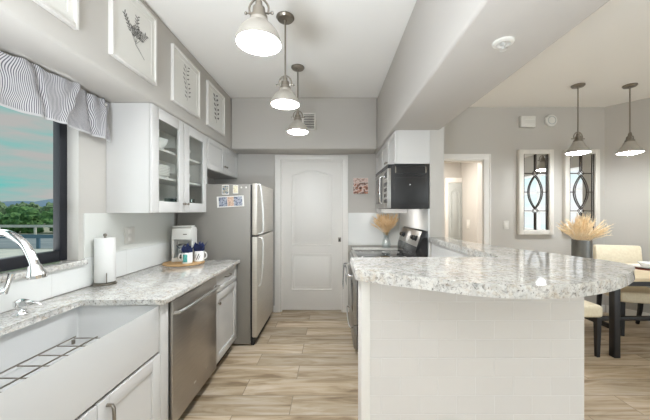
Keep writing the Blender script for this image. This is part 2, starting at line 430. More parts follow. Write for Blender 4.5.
# wall between the range and the dining room, pony walls under the bar
struct('wall_right', MB().box(0.936, 1.07, 2.762, BW, 0, ZC), 'paint', smooth=False)
# angled dining wall, living room walls
ax, ay = 3.725, BW
ux, uy = 0.61, -0.792
L_ = 2.3
bx_, by_ = ax + ux * L_, ay + uy * L_
struct('wall_dining', MB().prism([(ax, ay), (bx_, by_), (bx_ + 0.15, by_), (bx_ + 0.15, ay + 0.13), (ax, ay + 0.13)], 0, ZC), 'paint', smooth=False)
ly0, ly1 = -2.85, -0.35
struct('wall_living', MB().box(bx_, bx_ + 0.15, ly1, -0.15, 0, ZC).box(bx_, bx_ + 0.15, 1.95, by_, 0, ZC).box(bx_, bx_ + 0.15, -0.15, 1.95, 0, 0.4).box(bx_, bx_ + 0.15, -0.15, 1.95, 2.3, ZC).box(bx_, bx_ + 0.15, RY, ly0, 0, ZC)
       .box(bx_, bx_ + 0.15, ly0, ly1, 0, 0.4).box(bx_, bx_ + 0.15, ly0, ly1, 2.3, ZC), 'paint', smooth=False)
px0, px1 = -0.6, 3.2
struct('wall_rear', MB().box(LW, px0, RY - 0.15, RY, 0, ZC).box(px1, bx_ + 0.15, RY - 0.15, RY, 0, ZC).box(px0, px1, RY - 0.15, RY, 2.35, ZC), 'paint', smooth=False)
# soffits (rounded drywall corners)
struct('ceiling_soffit_left', MB().box(LW, -1.262, RY, BW, ZS, ZC, 0.018, 3), 'paint')
struct('ceiling_soffit_back', MB().box(-1.262, 0.565, 3.61, BW, ZS, ZC, 0.018, 3), 'paint')
struct('ceiling_beam', MB().box(0.565, 1.035, RY, BW, ZS, ZC, 0.018, 3), 'beam')
# hall behind the doorway
struct('wall_hall', MB().box(0.4, 2.7, 5.70, 5.8, 0, 2.5).box(2.55, 2.7, BW + 0.13, 5.70, 0, 2.5).box(0.4, 0.5, BW + 0.13, 5.70, 0, 2.5), 'paint', smooth=False)
struct('ceiling_hall', MB().box(0.4, 2.7, BW + 0.13, 5.8, 2.5, 2.6), 'ceil', smooth=False)

# window over the sink
fx = -1.682
wn_ = MB()
wn_.box(fx - 0.044, fx, wy0, wy0 + 0.05, wz0 + 0.035, wz1, 0.004).box(fx - 0.044, fx, wy1 - 0.052, wy1, wz0 + 0.035, wz1, 0.004)
wn_.box(fx - 0.045, fx, wy0 + 0.05, wy1 - 0.052, wz0 + 0.035, wz0 + 0.10, 0.004).box(fx - 0.045, fx, wy0 + 0.05, wy1 - 0.052, wz1 - 0.07, wz1, 0.004)
wn_.box(fx - 0.04, fx - 0.005, 1.08, 1.14, wz0 + 0.10, wz1 - 0.07, 0.004)
wf = struct('window_1', wn_, 'wframe')
pn = struct('pane', MB().box(fx - 0.030, fx - 0.026, wy0 + 0.045, wy1 - 0.045, wz0 + 0.09, wz1 - 0.06), 'pane', wf, smooth=False)
sl = struct('trim_1', MB().box(LW - 0.114, LW + 0.036, wy0 + 0.002, wy1 - 0.002, 1.0352, 1.068, 0.006).box(LW + 0.001, LW + 0.036, wy1 - 0.004, 1.872, 1.0352, 1.068, 0.006), 'granite')

# unseen patio door and living room windows, added as openings for light
pd = MB()
for a, b in ((px0, px0 + 0.06), (1.27, 1.33), (px1 - 0.06, px1)): pd.box(a, b, RY - 0.10, RY - 0.04, 0, 2.35)
pd.box(px0, px1, RY - 0.10, RY - 0.04, 2.29, 2.35).box(px0, px1, RY - 0.10, RY - 0.04, 0, 0.06)
struct('unseen_door_3', pd, 'trim', smooth=False)
lw = MB()
for a, b in ((ly0, ly0 + 0.06), (-1.63, -1.57), (ly1 - 0.06, ly1)): lw.box(bx_ + 0.04, bx_ + 0.10, a, b, 0.4, 2.3)
lw.box(bx_ + 0.04, bx_ + 0.10, ly0, ly1, 2.24, 2.3).box(bx_ + 0.04, bx_ + 0.10, ly0, ly1, 0.4, 0.46)
l3 = MB()
for a, b in ((-0.15, -0.09), (0.58, 0.62), (1.18, 1.22), (1.89, 1.95)): l3.box(bx_ + 0.04, bx_ + 0.10, a, b, 0.4, 2.3)
for z in (0.40, 0.88, 1.35, 1.82, 2.25): l3.box(bx_ + 0.04, bx_ + 0.10, -0.15, 1.95, z, z + 0.05)
struct('unseen_window_3', l3, 'trim', smooth=False)  # added for a bright reflection in the mirrors
struct('unseen_window_2', lw, 'trim', smooth=False)

# pantry door: two panels, the upper one with an arched head
def panel_outline(x0, x1, z0, z1, arch):
    pts = [(x0, z0), (x1, z0), (x1, z1 - arch)]
    if arch:
        n = 16; w_ = x1 - x0
        for k in range(1, n):
            t = k / n
            s_ = 0.5 - 0.5 * math.cos(2 * math.pi * t)
            pts.append((x1 - w_ * t, z1 - arch + arch * s_ ** 0.75))
        pts.append((x0, z1 - arch))
    else: pts.append((x0, z1))
    return pts
XZ = Matrix(((1, 0, 0, 0), (0, 0, -1, 0), (0, 1, 0, 0), (0, 0, 0, 1)))   # prism z -> -y
def panel_door(name, x0, x1, ztop, yf, m, knob=None):
    d = struct(name, MB().box(x0, x1, yf, yf + 0.035, 0.012, ztop, 0.002), m)
    for z0, z1, ar in ((ztop * 0.142, ztop * 0.378, 0.0), (ztop * 0.441, ztop * 0.935, 0.062)):
        o = panel_outline(x0 + (x1 - x0) * 0.17, x1 - (x1 - x0) * 0.17, z0, z1, ar)
        mb = MB()
        ring = [Vector((p[0], yf - 0.001, p[1])) for p in o]
        mb.tube(ring + [ring[0], ring[1]], 0.0085, 8)
        cx_ = sum(p[0] for p in o) / len(o); cz_ = (z0 + z1) / 2
        inn = [(cx_ + (p[0] - cx_) * (1 - 0.036 / ((x1 - x0) * 0.66) * 2), cz_ + (p[1] - cz_) * (1 - 0.036 / (z1 - z0) * 2)) for p in o]
        mb.prism(inn, -yf - 0.0005, -yf + 0.007, 0.006, 2, XZ)
        obj('panel', mb, m, d)
    return d
dr = panel_door('door_1', d0 + 0.004, d1 - 0.004, dz - 0.005, BW + 0.045, 'trim')
pl = obj('flush_pull', MB().box(0.085, 0.125, BW + 0.040, BW + 0.0452, 0.955, 1.015, 0.002), 'nickel', dr)
obj('recess', MB().box(0.097, 0.113, BW + 0.0385, BW + 0.0402, 0.958, 0.998, 0.001), 'dark', pl)
def casing(name, x0, x1, zt, yf, side=0.085, left=True, depth=0.018):
    mb = MB()
    if left:
        mb.box(x0 - side, x0, yf - depth, yf - 0.0005, 0, zt + side * 0.8, 0.005)
        mb.box(x0 - side, x0 - side + 0.02, yf - depth - 0.006, yf - depth + 0.002, 0, zt + side * 0.8, 0.003)
    mb.box(x1, x1 + side, yf - depth, yf - 0.0005, 0, zt + side * 0.8, 0.005)
    mb.box(x1 + side - 0.02, x1 + side, yf - depth - 0.006, yf - depth + 0.002, 0, zt + side * 0.8, 0.003)
    mb.box(x0 - (side if left else 0), x1 + side, yf - depth - 0.001, yf - 0.0005, zt, zt + side * 0.85, 0.005)
    mb.box(x0 - 0.0, x0 + 0.012, yf, yf + 0.128, 0, zt).box(x1 - 0.012, x1, yf, yf + 0.128, 0, zt)
    mb.box(x0, x1, yf, yf + 0.128, zt - 0.012, zt)
    return struct(name, mb, 'trim')
casing('trim_2', d0 - 0.003, d1 + 0.003, dz + 0.0, BW, 0.075)
casing('trim_3', h0 - 0.0, h1, hz, BW, 0.095)
# hall door (seen through the doorway)
dh = panel_door('door_2', 2.285, 2.545, 1.93, 5.66, 'exposed')
struct('trim_4', MB().box(2.235, 2.283, 5.66, 5.699, 0, 2.03, 0.004).box(2.235, 2.549, 5.655, 5.699, 1.935, 2.03, 0.004), 'trim')
# baseboards
struct('baseboard_back', MB().box(-0.80, -0.779, BW - 0.014, BW - 0.001, 0, 0.09, 0.004).box(0.219, 0.93, BW - 0.014, BW - 0.001, 0, 0.09, 0.004).box(h1 + 0.097, 3.725, BW - 0.014, BW - 0.001, 0, 0.10, 0.004), 'trim')
nx, ny = uy, -ux
struct('baseboard_dining', MB().prism([(ax + ux * .02, ay + uy * .02), (bx_, by_), (bx_ + nx * 0.014, by_ + ny * 0.014), (ax + ux * .02 + nx * 0.014, ay + uy * .02 + ny * 0.014)], 0, 0.10, 0.003), 'trim')
struct('baseboard_right', MB().box(1.0705, 1.084, 2.79, BW - 0.02, 0, 0.10, 0.003), 'trim')

# backsplashes, and a pale panel for the lit wall above the left one
struct('trim_5', MB().box(LW + 0.0005, LW + 0.012, 0.1, 2.94, 0.8875, 1.034).box(LW + 0.0005, LW + 0.012, 1.873, 2.94, 1.034, 1.075), 'splash_l', smooth=False)
struct('lit_wall_panel', MB().box(LW + 0.0005, LW + 0.008, 1.873, 2.94, 1.0755, 1.3655), 'lit_wall', smooth=False)
struct('trim_6', MB().box(0.222, 0.922, BW - 0.012, BW - 0.0005, 0.915, 1.355), 'splash_b', smooth=False)
struct('trim_7', MB().box(0.922, 0.9355, 2.765, BW - 0.0005, 0.915, 1.40), 'splash_l', smooth=False)

# ------------------------------------------------------------------ island bar: pony walls and granite top
pon = struct('wall_island', MB().box(0.168, 1.117, 1.28, 1.42, 0, 1.083).box(0.95, 1.07, 1.42, 2.7615, 0, 1.083), 'subway', smooth=False)
struct('trim_8', MB().box(0.128, 0.1678, 1.268, 1.421, 0, 1.083, 0.003), 'trim')
front = [(0.100, 1.236), (0.20, 1.166), (0.366, 1.078), (0.50, 1.005), (0.668, 0.972), (0.868, 1.0), (1.097, 1.100), (1.306, 1.246), (1.385, 1.345),
         (1.392, 1.45), (1.352, 1.56), (1.294, 1.73), (1.215, 1.92), (1.150, 2.12), (1.105, 2.42), (1.095, 2.7615)]
o2 = [(p[0], p[1]) for p in catmull([(a, b, 0) for a, b in front], 6)]
o2 += [(0.925, 2.7615), (0.925, 1.585), (0.91, 1.57), (0.110, 1.565), (0.097, 1.55)]
solo('bar_countertop', MB().prism(o2, 1.0835, 1.130, 0.008, 3), 'granite', 'polished speckled granite bar top with rounded end on white tiled half wall', 'countertop', (0.6, 1.3, 1.0835))

# ------------------------------------------------------------------ cabinetry helpers
def shaker_x(xf, y0, y1, z0, z1, sgn, st=0.06, th=0.02, rec=0.010, open_=False):
    """shaker door whose face lies in the plane x = xf, facing sgn*x"""
    a, b = sorted((xf, xf - sgn * th)); mb = MB(); bv = 0.0025
    mb.box(a, b, y0, y0 + st, z0, z1, bv).box(a, b, y1 - st, y1, z0, z1, bv)
    mb.box(a, b, y0 + st, y1 - st, z0, z0 + st, bv).box(a, b, y0 + st, y1 - st, z1 - st, z1, bv)
    if not open_:
        a2, b2 = sorted((xf - sgn * rec, xf - sgn * (th - 0.002)))
        mb.box(a2, b2, y0 + st - 0.004, y1 - st + 0.004, z0 + st - 0.004, z1 - st + 0.004)
    return mb
def knob_x(xf, y, z, sgn, r=0.013):
    rot = Matrix.Rotation(R(90) * sgn, 4, 'Y')
    return MB().lathe([(0, 0), (r * 0.6, 0), (r * 0.45, 0.012), (r, 0.017), (r * 1.05, 0.023), (r * 0.7, 0.028), (0, 0.029)], (xf, y, z), 14, rot)
def pull_x(xf, y0, z0, y1, z1, sgn, out=0.028, r=0.005):
    p0 = Vector((xf, y0, z0)); p1 = Vector((xf, y1, z1)); o = Vector((sgn * out, 0, 0)); d = p1 - p0
    return MB().tube([p0, p0 + o * 0.8, p0 + o + d * 0.12, p0 + o * 1.05 + d * 0.5, p0 + o + d * 0.88, p1 + o * 0.8, p1], r, 10)

CT = 0.887; CX = -0.93; FX = -0.962       # counter top height, counter edge, cabinet door face
# left countertop with sink cutout
cp = [(LW + 0.0125, 0.1), (CX, 0.1), (CX, 0.735), (-1.39, 0.735), (-1.39, 1.60), (CX, 1.60), (CX, 2.925), (LW + 0.0125, 2.925)]
solo('kitchen_countertop', MB().prism(cp, 0.857, CT, 0.005, 2), 'granite', 'long speckled granite worktop around the white apron sink below the window', 'countertop', (-1.27, 1.5, 0.857))

# base cabinets on the left run
def base_body(t, y0, y1, ztop=0.855, xb=LW + 0.003, rail=True):
    mb = MB()
    mb.box(xb, FX - 0.022, y0, y0 + 0.018, 0.09, ztop).box(xb, FX - 0.022, y1 - 0.018, y1, 0.09, ztop)
    mb.box(xb, FX - 0.022, y0 + 0.018, y1 - 0.018, 0.09, 0.108).box(xb, xb + 0.01, y0 + 0.018, y1 - 0.018, 0.108, ztop)
    if rail: mb.box(FX - 0.10, FX - 0.022, y0 + 0.018, y1 - 0.018, ztop - 0.018, ztop)
    obj('carcass', mb, 'cab', t, smooth=False)
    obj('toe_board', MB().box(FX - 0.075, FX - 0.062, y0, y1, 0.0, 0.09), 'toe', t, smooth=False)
t = thing('base_cabinet', 'white sink base cabinet with two doors under the apron sink', 'cabinet', (-1.28, 1.2, 0))
base_body(t, 0.70, 1.70, rail=False)
obj('stile', MB().box(FX - 0.02, FX, 1.622, 1.70, 0.09, 0.855, 0.002), 'cab', t)
obj('stile', MB().box(FX - 0.02, FX, 0.70, 0.718, 0.09, 0.855, 0.002), 'cab', t)
for y0, y1, ky in ((0.722, 1.183, 1.135), (1.187, 1.618, 1.235)):
    d = obj('door', shaker_x(FX, y0, y1, 0.10, 0.583, 1, 0.065), 'cab', t)
    obj('handle', pull_x(FX, ky, 0.43, ky, 0.55, 1, 0.03, 0.007), 'nickel', d)
t = thing('base_cabinet', 'narrow white base cabinet with one drawer between dishwasher and refrigerator', 'cabinet', (-1.28, 2.65, 0))
base_body(t, 2.385, 2.92)
d = obj('drawer', shaker_x(FX, 2.39, 2.912, 0.69, 0.848, 1, 0.04), 'cab', t)
obj('handle', pull_x(FX, 2.59, 0.79, 2.71, 0.79, 1, 0.028), 'nickel', d)
d = obj('door', shaker_x(FX, 2.39, 2.912, 0.10, 0.682, 1, 0.065), 'cab', t)
obj('knob', knob_x(FX, 2.435, 0.60, 1), 'nickel', d)
t = thing('base_cabinet', 'white base cabinet at the near end of the worktop beside the sink cabinet', 'cabinet', (-1.28, 0.4, 0))
base_body(t, 0.11, 0.695)
d = obj('door', shaker_x(FX, 0.115, 0.69, 0.10, 0.848, 1, 0.065), 'cab', t)
obj('knob', knob_x(FX, 0.64, 0.72, 1), 'nickel', d)

# apron sink
mb = MB(); mb.box(-1.425, FX - 0.002, 0.722, 1.616, 0.594, 0.8565)
top = max(mb.bm.faces, key=lambda f: f.calc_center_median().z)
bmesh.ops.inset_individual(mb.bm, faces=[top], thickness=0.03)
bmesh.ops.translate(mb.bm, vec=(0, 0, -0.178), verts=top.verts)
bmesh.ops.bevel(mb.bm, geom=list(mb.bm.edges), offset=0.009, segments=3, affect='EDGES', profile=0.5)
t = thing('apron_sink', 'white fireclay farmhouse sink with deep apron front under the window', 'sink', (-1.2, 1.17, 0.594))
obj('basin', mb, 'ceramic', t)
obj('drain', MB().lathe([(0, 0.682), (0.03, 0.682), (0.045, 0.685), (0.05, 0.680), (0.05, 0.675)], (-1.2, 1.15, 0), 24), 'chrome', t)
mb = MB(); gz = 0.703
for i in range(9):
    y = 0.80 + i * 0.0925; mb.tube([(-1.375, y, gz), (-1.02, y, gz)], 0.003, 6)
for x in (-1.375, -1.258, -1.14, -1.02): mb.tube([(x, 0.79, gz + 0.004), (x, 1.55, gz + 0.004)], 0.0035, 6)
for x in (-1.36, -1.03):
    for y in (0.83, 1.52): mb.lathe([(0.0, 0), (0.008, 0), (0.008, gz - 0.682), (0, gz - 0.682)], (x, y, 0.682), 8)
solo('sink_grid', mb, 'nickel', 'steel wire bottom grid lying inside the white apron sink', 'grid', (-1.2, 1.17, 0.682))

# faucet: gooseneck spout with a side lever
t = thing('faucet', 'polished chrome gooseneck faucet with lever behind the apron sink', 'faucet', (-1.50, 1.20, CT))
obj('body', MB().lathe([(0, 0), (0.034, 0), (0.034, 0.008), (0.024, 0.02), (0.019, 0.05), (0.022, 0.10), (0.022, 0.17), (0.015, 0.2), (0, 0.2)], (-1.50, 1.20, CT), 20), 'chrome', t)
sp = catmull([(-1.50, 1.20, 1.06), (-1.495, 1.20, 1.19), (-1.44, 1.20, 1.270), (-1.355, 1.20, 1.288), (-1.275, 1.195, 1.245), (-1.235, 1.19, 1.185), (-1.215, 1.185, 1.14)], 6)
obj('spout', MB().tube(sp, [0.012 + 0.006 * (i / len(sp)) for i in range(len(sp))], 14), 'chrome', t)
obj('spray_head', MB().tube([(-1.222, 1.187, 1.155), (-1.214, 1.185, 1.135), (-1.208, 1.184, 1.115), (-1.207, 1.184, 1.105)], [0.021, 0.026, 0.034, 0.030], 16), 'chrome', t)
obj('lever', MB().tube([(-1.485, 1.215, 1.02), (-1.46, 1.255, 1.025), (-1.448, 1.275, 1.03)], [0.016, 0.015, 0.013], 12).tube([(-1.448, 1.275, 1.015), (-1.440, 1.285, 1.055), (-1.432, 1.293, 1.10)], [0.012, 0.009, 0.012], 12), 'chrome', t)
# soap dispenser
t = thing('soap_dispenser', 'small chrome pump dispenser on the granite behind the sink corner', 'soap dispenser', (-1.475, 1.37, CT))
obj('base', MB().lathe([(0, 0), (0.03, 0), (0.03, 0.006), (0.023, 0.012), (0.019, 0.03), (0.021, 0.04), (0.028, 0.046), (0.028, 0.068), (0.012, 0.076), (0, 0.077)], (-1.475, 1.37, CT), 18), 'chrome', t)
obj('nozzle', MB().tube([(-1.478, 1.37, CT + 0.058), (-1.44, 1.375, CT + 0.060), (-1.405, 1.38, CT + 0.057), (-1.396, 1.382, CT + 0.045)], [0.010, 0.007, 0.006, 0.006], 10), 'chrome', t)

# dishwasher
t = thing('dishwasher', 'stainless steel dishwasher with a bar handle under the granite worktop', 'dishwasher', (-1.27, 2.04, 0))
DX = -0.945
obj('tub', MB().box(LW + 0.05, DX - 0.035, 1.712, 2.372, 0.09, 0.85), 'dark', t, smooth=False)
d = obj('door', MB().box(DX - 0.033, DX, 1.716, 2.370, 0.095, 0.846, 0.006), 'steel_d', t)
obj('handle', MB().tube([(DX - 0.002, 1.735, 0.765), (DX + 0.028, 1.74, 0.77), (DX + 0.040, 1.80, 0.772), (DX + 0.042, 2.04, 0.774), (DX + 0.040, 2.27, 0.772), (DX + 0.030, 2.33, 0.77), (DX - 0.002, 2.335, 0.765)], 0.013, 12), 'steel', d)
obj('badge', MB().lathe([(0, 0), (0.010, 0), (0.010, 0.001), (0, 0.001)], (DX, 2.19, 0.19), 16, Matrix.Rotation(R(90), 4, 'Y')), 'steel', d)
obj('badge', MB().box(DX, DX + 0.0008, 1.98, 2.01, 0.195, 0.205), 'silver', d)
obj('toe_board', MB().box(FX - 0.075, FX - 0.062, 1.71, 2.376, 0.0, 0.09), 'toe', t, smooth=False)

# ------------------------------------------------------------------ upper cabinets left
UX = -1.285; UB = 1.366; UT = ZS - 0.002
t = thing('wall_cabinet', 'white wall cabinet with two glass doors beside the window', 'cabinet', (-1.45, 2.5, UB))
xb = LW + 0.002
mb = MB().box(xb, UX - 0.021, 2.062, 2.08, UB, UT).box(xb, UX - 0.021, 2.962, 2.98, UB, UT).box(xb, UX - 0.021, 2.08, 2.962, UB, UB + 0.018).box(xb, UX - 0.021, 2.08, 2.962, UT - 0.018, UT)
obj('carcass', mb, 'cab', t, smooth=False)
obj('back_panel', MB().box(xb, xb + 0.006, 2.08, 2.962, UB + 0.018, UT - 0.018), 'cabin', t, smooth=False)
for z in (1.650, 1.872):
    obj('shelf', MB().box(xb + 0.007, UX - 0.05, 2.0805, 2.9615, z - 0.018, z), 'cab', t, smooth=False)
for y0, y1, ky in ((2.064, 2.519, 2.494), (2.523, 2.978, 2.548)):
    d = obj('door', shaker_x(UX, y0, y1, UB + 0.002, UT - 0.002, 1, 0.085, open_=True), 'cab', t)
    obj('glass_pane', MB().box(UX - 0.013, UX - 0.009, y0 + 0.08, y1 - 0.08, UB + 0.08, UT - 0.08), 'cabglass', d, smooth=False)
    obj('knob', knob_x(UX, ky, UB + 0.075, 1, 0.011), 'nickel', d)
t = thing('wall_cabinet', 'short white wall cabinet with two plain doors above the refrigerator', 'cabinet', (-1.45, 3.45, 1.82))
obj('carcass', MB().box(xb, UX - 0.021, 2.983, BW - 0.002, 1.82, UT), 'cab', t, smooth=False)
for y0, y1, ky in ((2.986, 3.463, 3.435), (3.467, 3.944, 3.50)):
    d = obj('door', shaker_x(UX, y0, y1, 1.822, UT - 0.002, 1, 0.055), 'cab', t)
    obj('knob', knob_x(UX, ky, 1.905, 1, 0.012), 'nickel', d)

# crockery behind the glass doors
def dish_stack(n, r, h, x, y, z, lab, grp):
    first = None
    prof = [(0, 0), (r * 0.55, 0), (r * 0.6, 0.003), (r, h * 1.5), (r, h * 1.5 + 0.003), (r * 0.58, 0.008), (0, 0.007)]
    for i in range(n):
        if first is None:
            first = solo('plate', MB().lathe(prof, (x, y, z + 0.0005), 24), 'china', lab, 'plate', (x, y, z + 0.0005), grp)
        else:
            c = first.copy(); C.objects.link(c); c.location = (x, y, z + 0.0005 + i * h)
dish_stack(7, 0.125, 0.0125, -1.45, 2.33, 1.650, 'white dinner plate in the stack on the middle cabinet shelf, behind the near glass door', 'plates on the middle cabinet shelf')
def bowl(x, y, z, r, h, lab, grp=None):
    prof = [(0, 0), (r * 0.5, 0), (r * 0.55, 0.006), (r * 0.85, h * 0.5), (r, h), (r - 0.005, h), (r * 0.8, h * 0.52), (r * 0.5, 0.012), (0, 0.010)]
    return solo('bowl', MB().lathe(prof, (x, y, z + 0.0005), 24), 'china', lab, 'bowl', (x, y, z + 0.0005), grp)
bowl(-1.45, 2.74, 1.650, 0.10, 0.075, 'white bowl on the middle cabinet shelf behind the far glass door')
bowl(-1.45, 2.32, 1.872, 0.12, 0.085, 'white bowl on the top cabinet shelf behind the near glass door')
bowl(-1.45, 2.72, 1.872, 0.11, 0.08, 'white bowl on the top cabinet shelf behind the far glass door')
g0 = None
for k in range(6):
    p = (-1.38 - 0.10 * (k // 3), 2.62 + 0.10 * (k % 3), UB + 0.0185)
    if g0 is None:
        g0 = solo('drinking_glass', MB().lathe([(0, 0), (0.03, 0), (0.037, 0.11), (0.034, 0.11), (0.028, 0.008), (0, 0.008)], p, 16), 'tumbler',
                  'green-grey drinking glass on the cabinet floor behind the far glass door', 'glass', p, 'glasses in the glass-door cabinet')
    else:
        c = g0.copy(); C.objects.link(c); c.location = p
bowl(-1.45, 2.30, UB + 0.018, 0.11, 0.07, 'white bowl on the cabinet floor behind the near glass door')

# ------------------------------------------------------------------ refrigerator
t = thing('refrigerator', 'grey top-freezer refrigerator with silver doors at the end of the worktop', 'refrigerator', (-1.2, 3.35, 0))
FY0, FY1 = 2.95, 3.76
obj('body', MB().box(-1.58, -0.835, FY0, FY1, 0.02, 1.655, 0.006), 'fridge_side', t)
for z0, z1, nm in ((0.085, 1.118, 'lower_door'), (1.130, 1.665, 'freezer_door')):
    d = obj(nm, MB().box(-0.820, -0.765, FY0 + 0.001, FY1 - 0.001, z0, z1, 0.012, 3), 'fridge_door', t)
    if nm == 'freezer_door':
        pts = [(-0.767, 3.0, 1.655), (-0.745, 3.0, 1.64), (-0.722, 3.0, 1.45), (-0.715, 3.0, 1.27), (-0.720, 3.0, 1.16), (-0.767, 3.0, 1.145)]
    else:
        pts = [(-0.767, 3.0, 1.105), (-0.722, 3.0, 1.09), (-0.715, 3.0, 0.98), (-0.722, 3.0, 0.78), (-0.742, 3.0, 0.62), (-0.767, 3.0, 0.605)]
    obj('handle', MB().tube(catmull(pts, 5), 0.0095, 10), 'silver', d)
obj('gasket', MB().box(-0.8345, -0.8205, FY0 + 0.012, FY1 - 0.012, 0.05, 1.65), 'dark', t, smooth=False)
obj('hinge', MB().box(-0.83, -0.764, FY0 + 0.002, FY0 + 0.06, 1.1185, 1.1295, 0.002), 'dark', t)
obj('toe_grille', MB().box(-0.834, -0.80, FY0 + 0.02, FY1 - 0.02, 0.0, 0.08, 0.004), 'dark', t)
fy = FY0 - 0.0015
def sidecard(name, u0, u1, v0, v1, m, label, cat, rot=0.0, border=None, group=None):
    k = FY0 / F; x0 = (u0 - 332) * k; x1 = (u1 - 332) * k; z1 = 1.38 - (v0 - 211) * k; z0 = 1.38 - (v1 - 211) * k
    cx_, cz_ = (x0 + x1) / 2, (z0 + z1) / 2; w_, h_ = (x1 - x0) / 2, (z1 - z0) / 2
    o = thing(name, label, cat, (cx_, fy, cz_), 0, group)
    obj('card', MB().box(-w_, w_, -0.0008, 0.0008, -h_, h_), 'paper', o, local=True, smooth=False)
    for i, (a, b, mm) in enumerate(m):
        g = 0.08
        obj('picture', MB().box(-w_ + 2 * w_ * a, -w_ + 2 * w_ * b, -0.0016, -0.0009, -h_ * (1 - 2 * g), h_ * (1 - 2 * g)), mm, o, local=True, smooth=False)
    o.rotation_euler = (0, R(rot), 0)
    return o
ph1 = snapshot('blue_snapshot', [(40, 46, 56), (96, 118, 136), (190, 178, 156), (60, 60, 60)], 45)
ph2 = snapshot('pale_snapshot', [(160, 150, 110), (230, 225, 200), (190, 170, 140)], 40)
ph3 = snapshot('blue_grey_snapshot', [(66, 70, 84), (118, 124, 142), (176, 180, 190), (76, 78, 90)], 40)
ph4 = snapshot('skin_tone_snapshot', [(168, 122, 106), (214, 186, 164), (130, 104, 90)], 45)
sidecard('snapshot', 222, 229, 185, 194.5, [(0.08, 0.92, ph1)], 'small blue upright snapshot near the top of the refrigerator side', 'photo')
sidecard('snapshot', 233, 238.2, 185, 193.5, [(0.08, 0.92, ph2)], 'small pale upright snapshot near the top of the refrigerator side', 'photo')
sidecard('photo_strip', 217, 244, 196, 207, [(0.07, 0.38, ph3), (0.39, 0.62, ph4), (0.63, 0.94, ph3)], 'wide white-bordered photo strip tilted on the refrigerator side', 'photo', -3)
k = FY0 / F
for u, lab in ((241.3, 'small round white magnet beside the pale snapshot on the refrigerator'), (246, 'small round white magnet nearest the refrigerator door edge')):
    solo('magnet', MB().lathe([(0, 0), (0.009, 0), (0.009, 0.004), (0.006, 0.006), (0, 0.006)], ((u - 332) * k, FY0 - 0.0008, 1.38 + (211 - 187.5) * k), 14, Matrix.Rotation(R(90), 4, 'X')), 'plastic', lab, 'magnet',
         ((u - 332) * k, FY0 - 0.0008, 1.38 + (211 - 187.5) * k))

# ------------------------------------------------------------------ things on the left worktop
mb = MB().lathe([(0, 0), (0.176, 0), (0.18, 0.006), (0.176, 0.012), (0, 0.012)], (-1.392, 2.722, CT + 0.0005), 40)
solo('serving_board', mb, 'bamboo', 'round bamboo board under the coffee maker and mugs', 'board', (-1.392, 2.722, CT + 0.0005))
TZ = CT + 0.0130
t = thing('coffee_maker', 'small white drip coffee maker on the bamboo board in the counter corner', 'coffee maker', (-1.432, 2.81, TZ), R(4)); t.scale = (0.86, 0.9, 1.0)
def side_prof(pts, x0, x1, bev=0.008):   # profile in (y,z), extruded along x
    m = Matrix(((0, 0, 1, 0), (1, 0, 0, 0), (0, 1, 0, 0), (0, 0, 0, 1)))
    return MB().prism(pts, x0, x1, bev, 2, m)
obj('housing', side_prof([(-0.085, 0), (0.085, 0), (0.085, 0.30), (0.05, 0.325), (-0.05, 0.325), (-0.08, 0.31), (-0.085, 0.21), (0.02, 0.20), (0.025, 0.035), (-0.085, 0.032)], -0.105, 0.105, 0.006), 'plastic', t, local=True)
obj('side_wing', MB().box(-0.105, -0.082, -0.08, 0.03, 0.03, 0.215, 0.004), 'plastic', t, local=True)
obj('side_wing', MB().box(0.086, 0.105, -0.05, 0.03, 0.03, 0.215, 0.004), 'plastic', t, local=True)
obj('lid', MB().prism([(-0.104, -0.07), (0.104, -0.07), (0.085, 0.07), (-0.085, 0.07)], 0.326, 0.338, 0.005), 'plastic', t, local=True)
c = obj('carafe', MB().lathe([(0, 0.036), (0.06, 0.036), (0.072, 0.07), (0.068, 0.11), (0.05, 0.14), (0.05, 0.15), (0.045, 0.15), (0.045, 0.14), (0.062, 0.11), (0.066, 0.07), (0, 0.045)], (0, -0.045, 0), 20), 'clear', t, local=True)
obj('carafe_lid', MB().lathe([(0, 0.151), (0.05, 0.151), (0.045, 0.165), (0, 0.168)], (0, -0.045, 0), 18), 'coffee', c, local=True)
obj('badge', MB().box(0.02, 0.06, -0.0872, -0.0856, 0.255, 0.263), 'iron', t, local=True)
obj('hot_plate', MB().lathe([(0, 0.033), (0.065, 0.033), (0.065, 0.0355), (0, 0.0355)], (0, -0.03, 0), 20), 'dark', t, local=True)

def mug(loc, rz, label, deco):
    t = thing('mug', label, 'mug', loc, rz)
    obj('cup', MB().lathe([(0, 0), (0.042, 0), (0.046, 0.004), (0.046, 0.098), (0.0445, 0.10), (0.042, 0.098), (0.042, 0.008), (0, 0.007)], (0, 0, 0), 26), 'china', t, local=True)
    obj('handle', MB().tube(catmull([(0.044, 0, 0.082), (0.066, 0, 0.085), (0.078, 0, 0.06), (0.070, 0, 0.033), (0.044, 0, 0.022)], 5), 0.006, 10), 'china', t, local=True)
    for a0, a1, z0, z1, slant, m in deco:
        mb = MB()
        mb.grid(lambda u, v: (0.0466 * math.cos(R(a0 + (a1 - a0) * u + slant * v)), 0.0466 * math.sin(R(a0 + (a1 - a0) * u + slant * v)), z0 + (z1 - z0) * v), 6, 4)
        obj('pattern', mb, m, t, local=True)
    return t
m1 = (-1.335, 2.665, TZ); m2 = (-1.275, 2.775, TZ)
mug(m1, R(180), 'white mug with a teal patch and handle to the left, holding a navy napkin', [(70, 118, 0.015, 0.085, 0, 'teal'), (58, 66, 0.01, 0.03, 0, 'ink')])
mug(m2, R(-10), 'white mug with black feather marks and handle to the right, holding a navy napkin', [(-92, -80, 0.02, 0.075, 28, 'ink'), (-70, -62, 0.02, 0.06, 20, 'ink'), (-112, -106, 0.03, 0.07, 20, 'ink')])
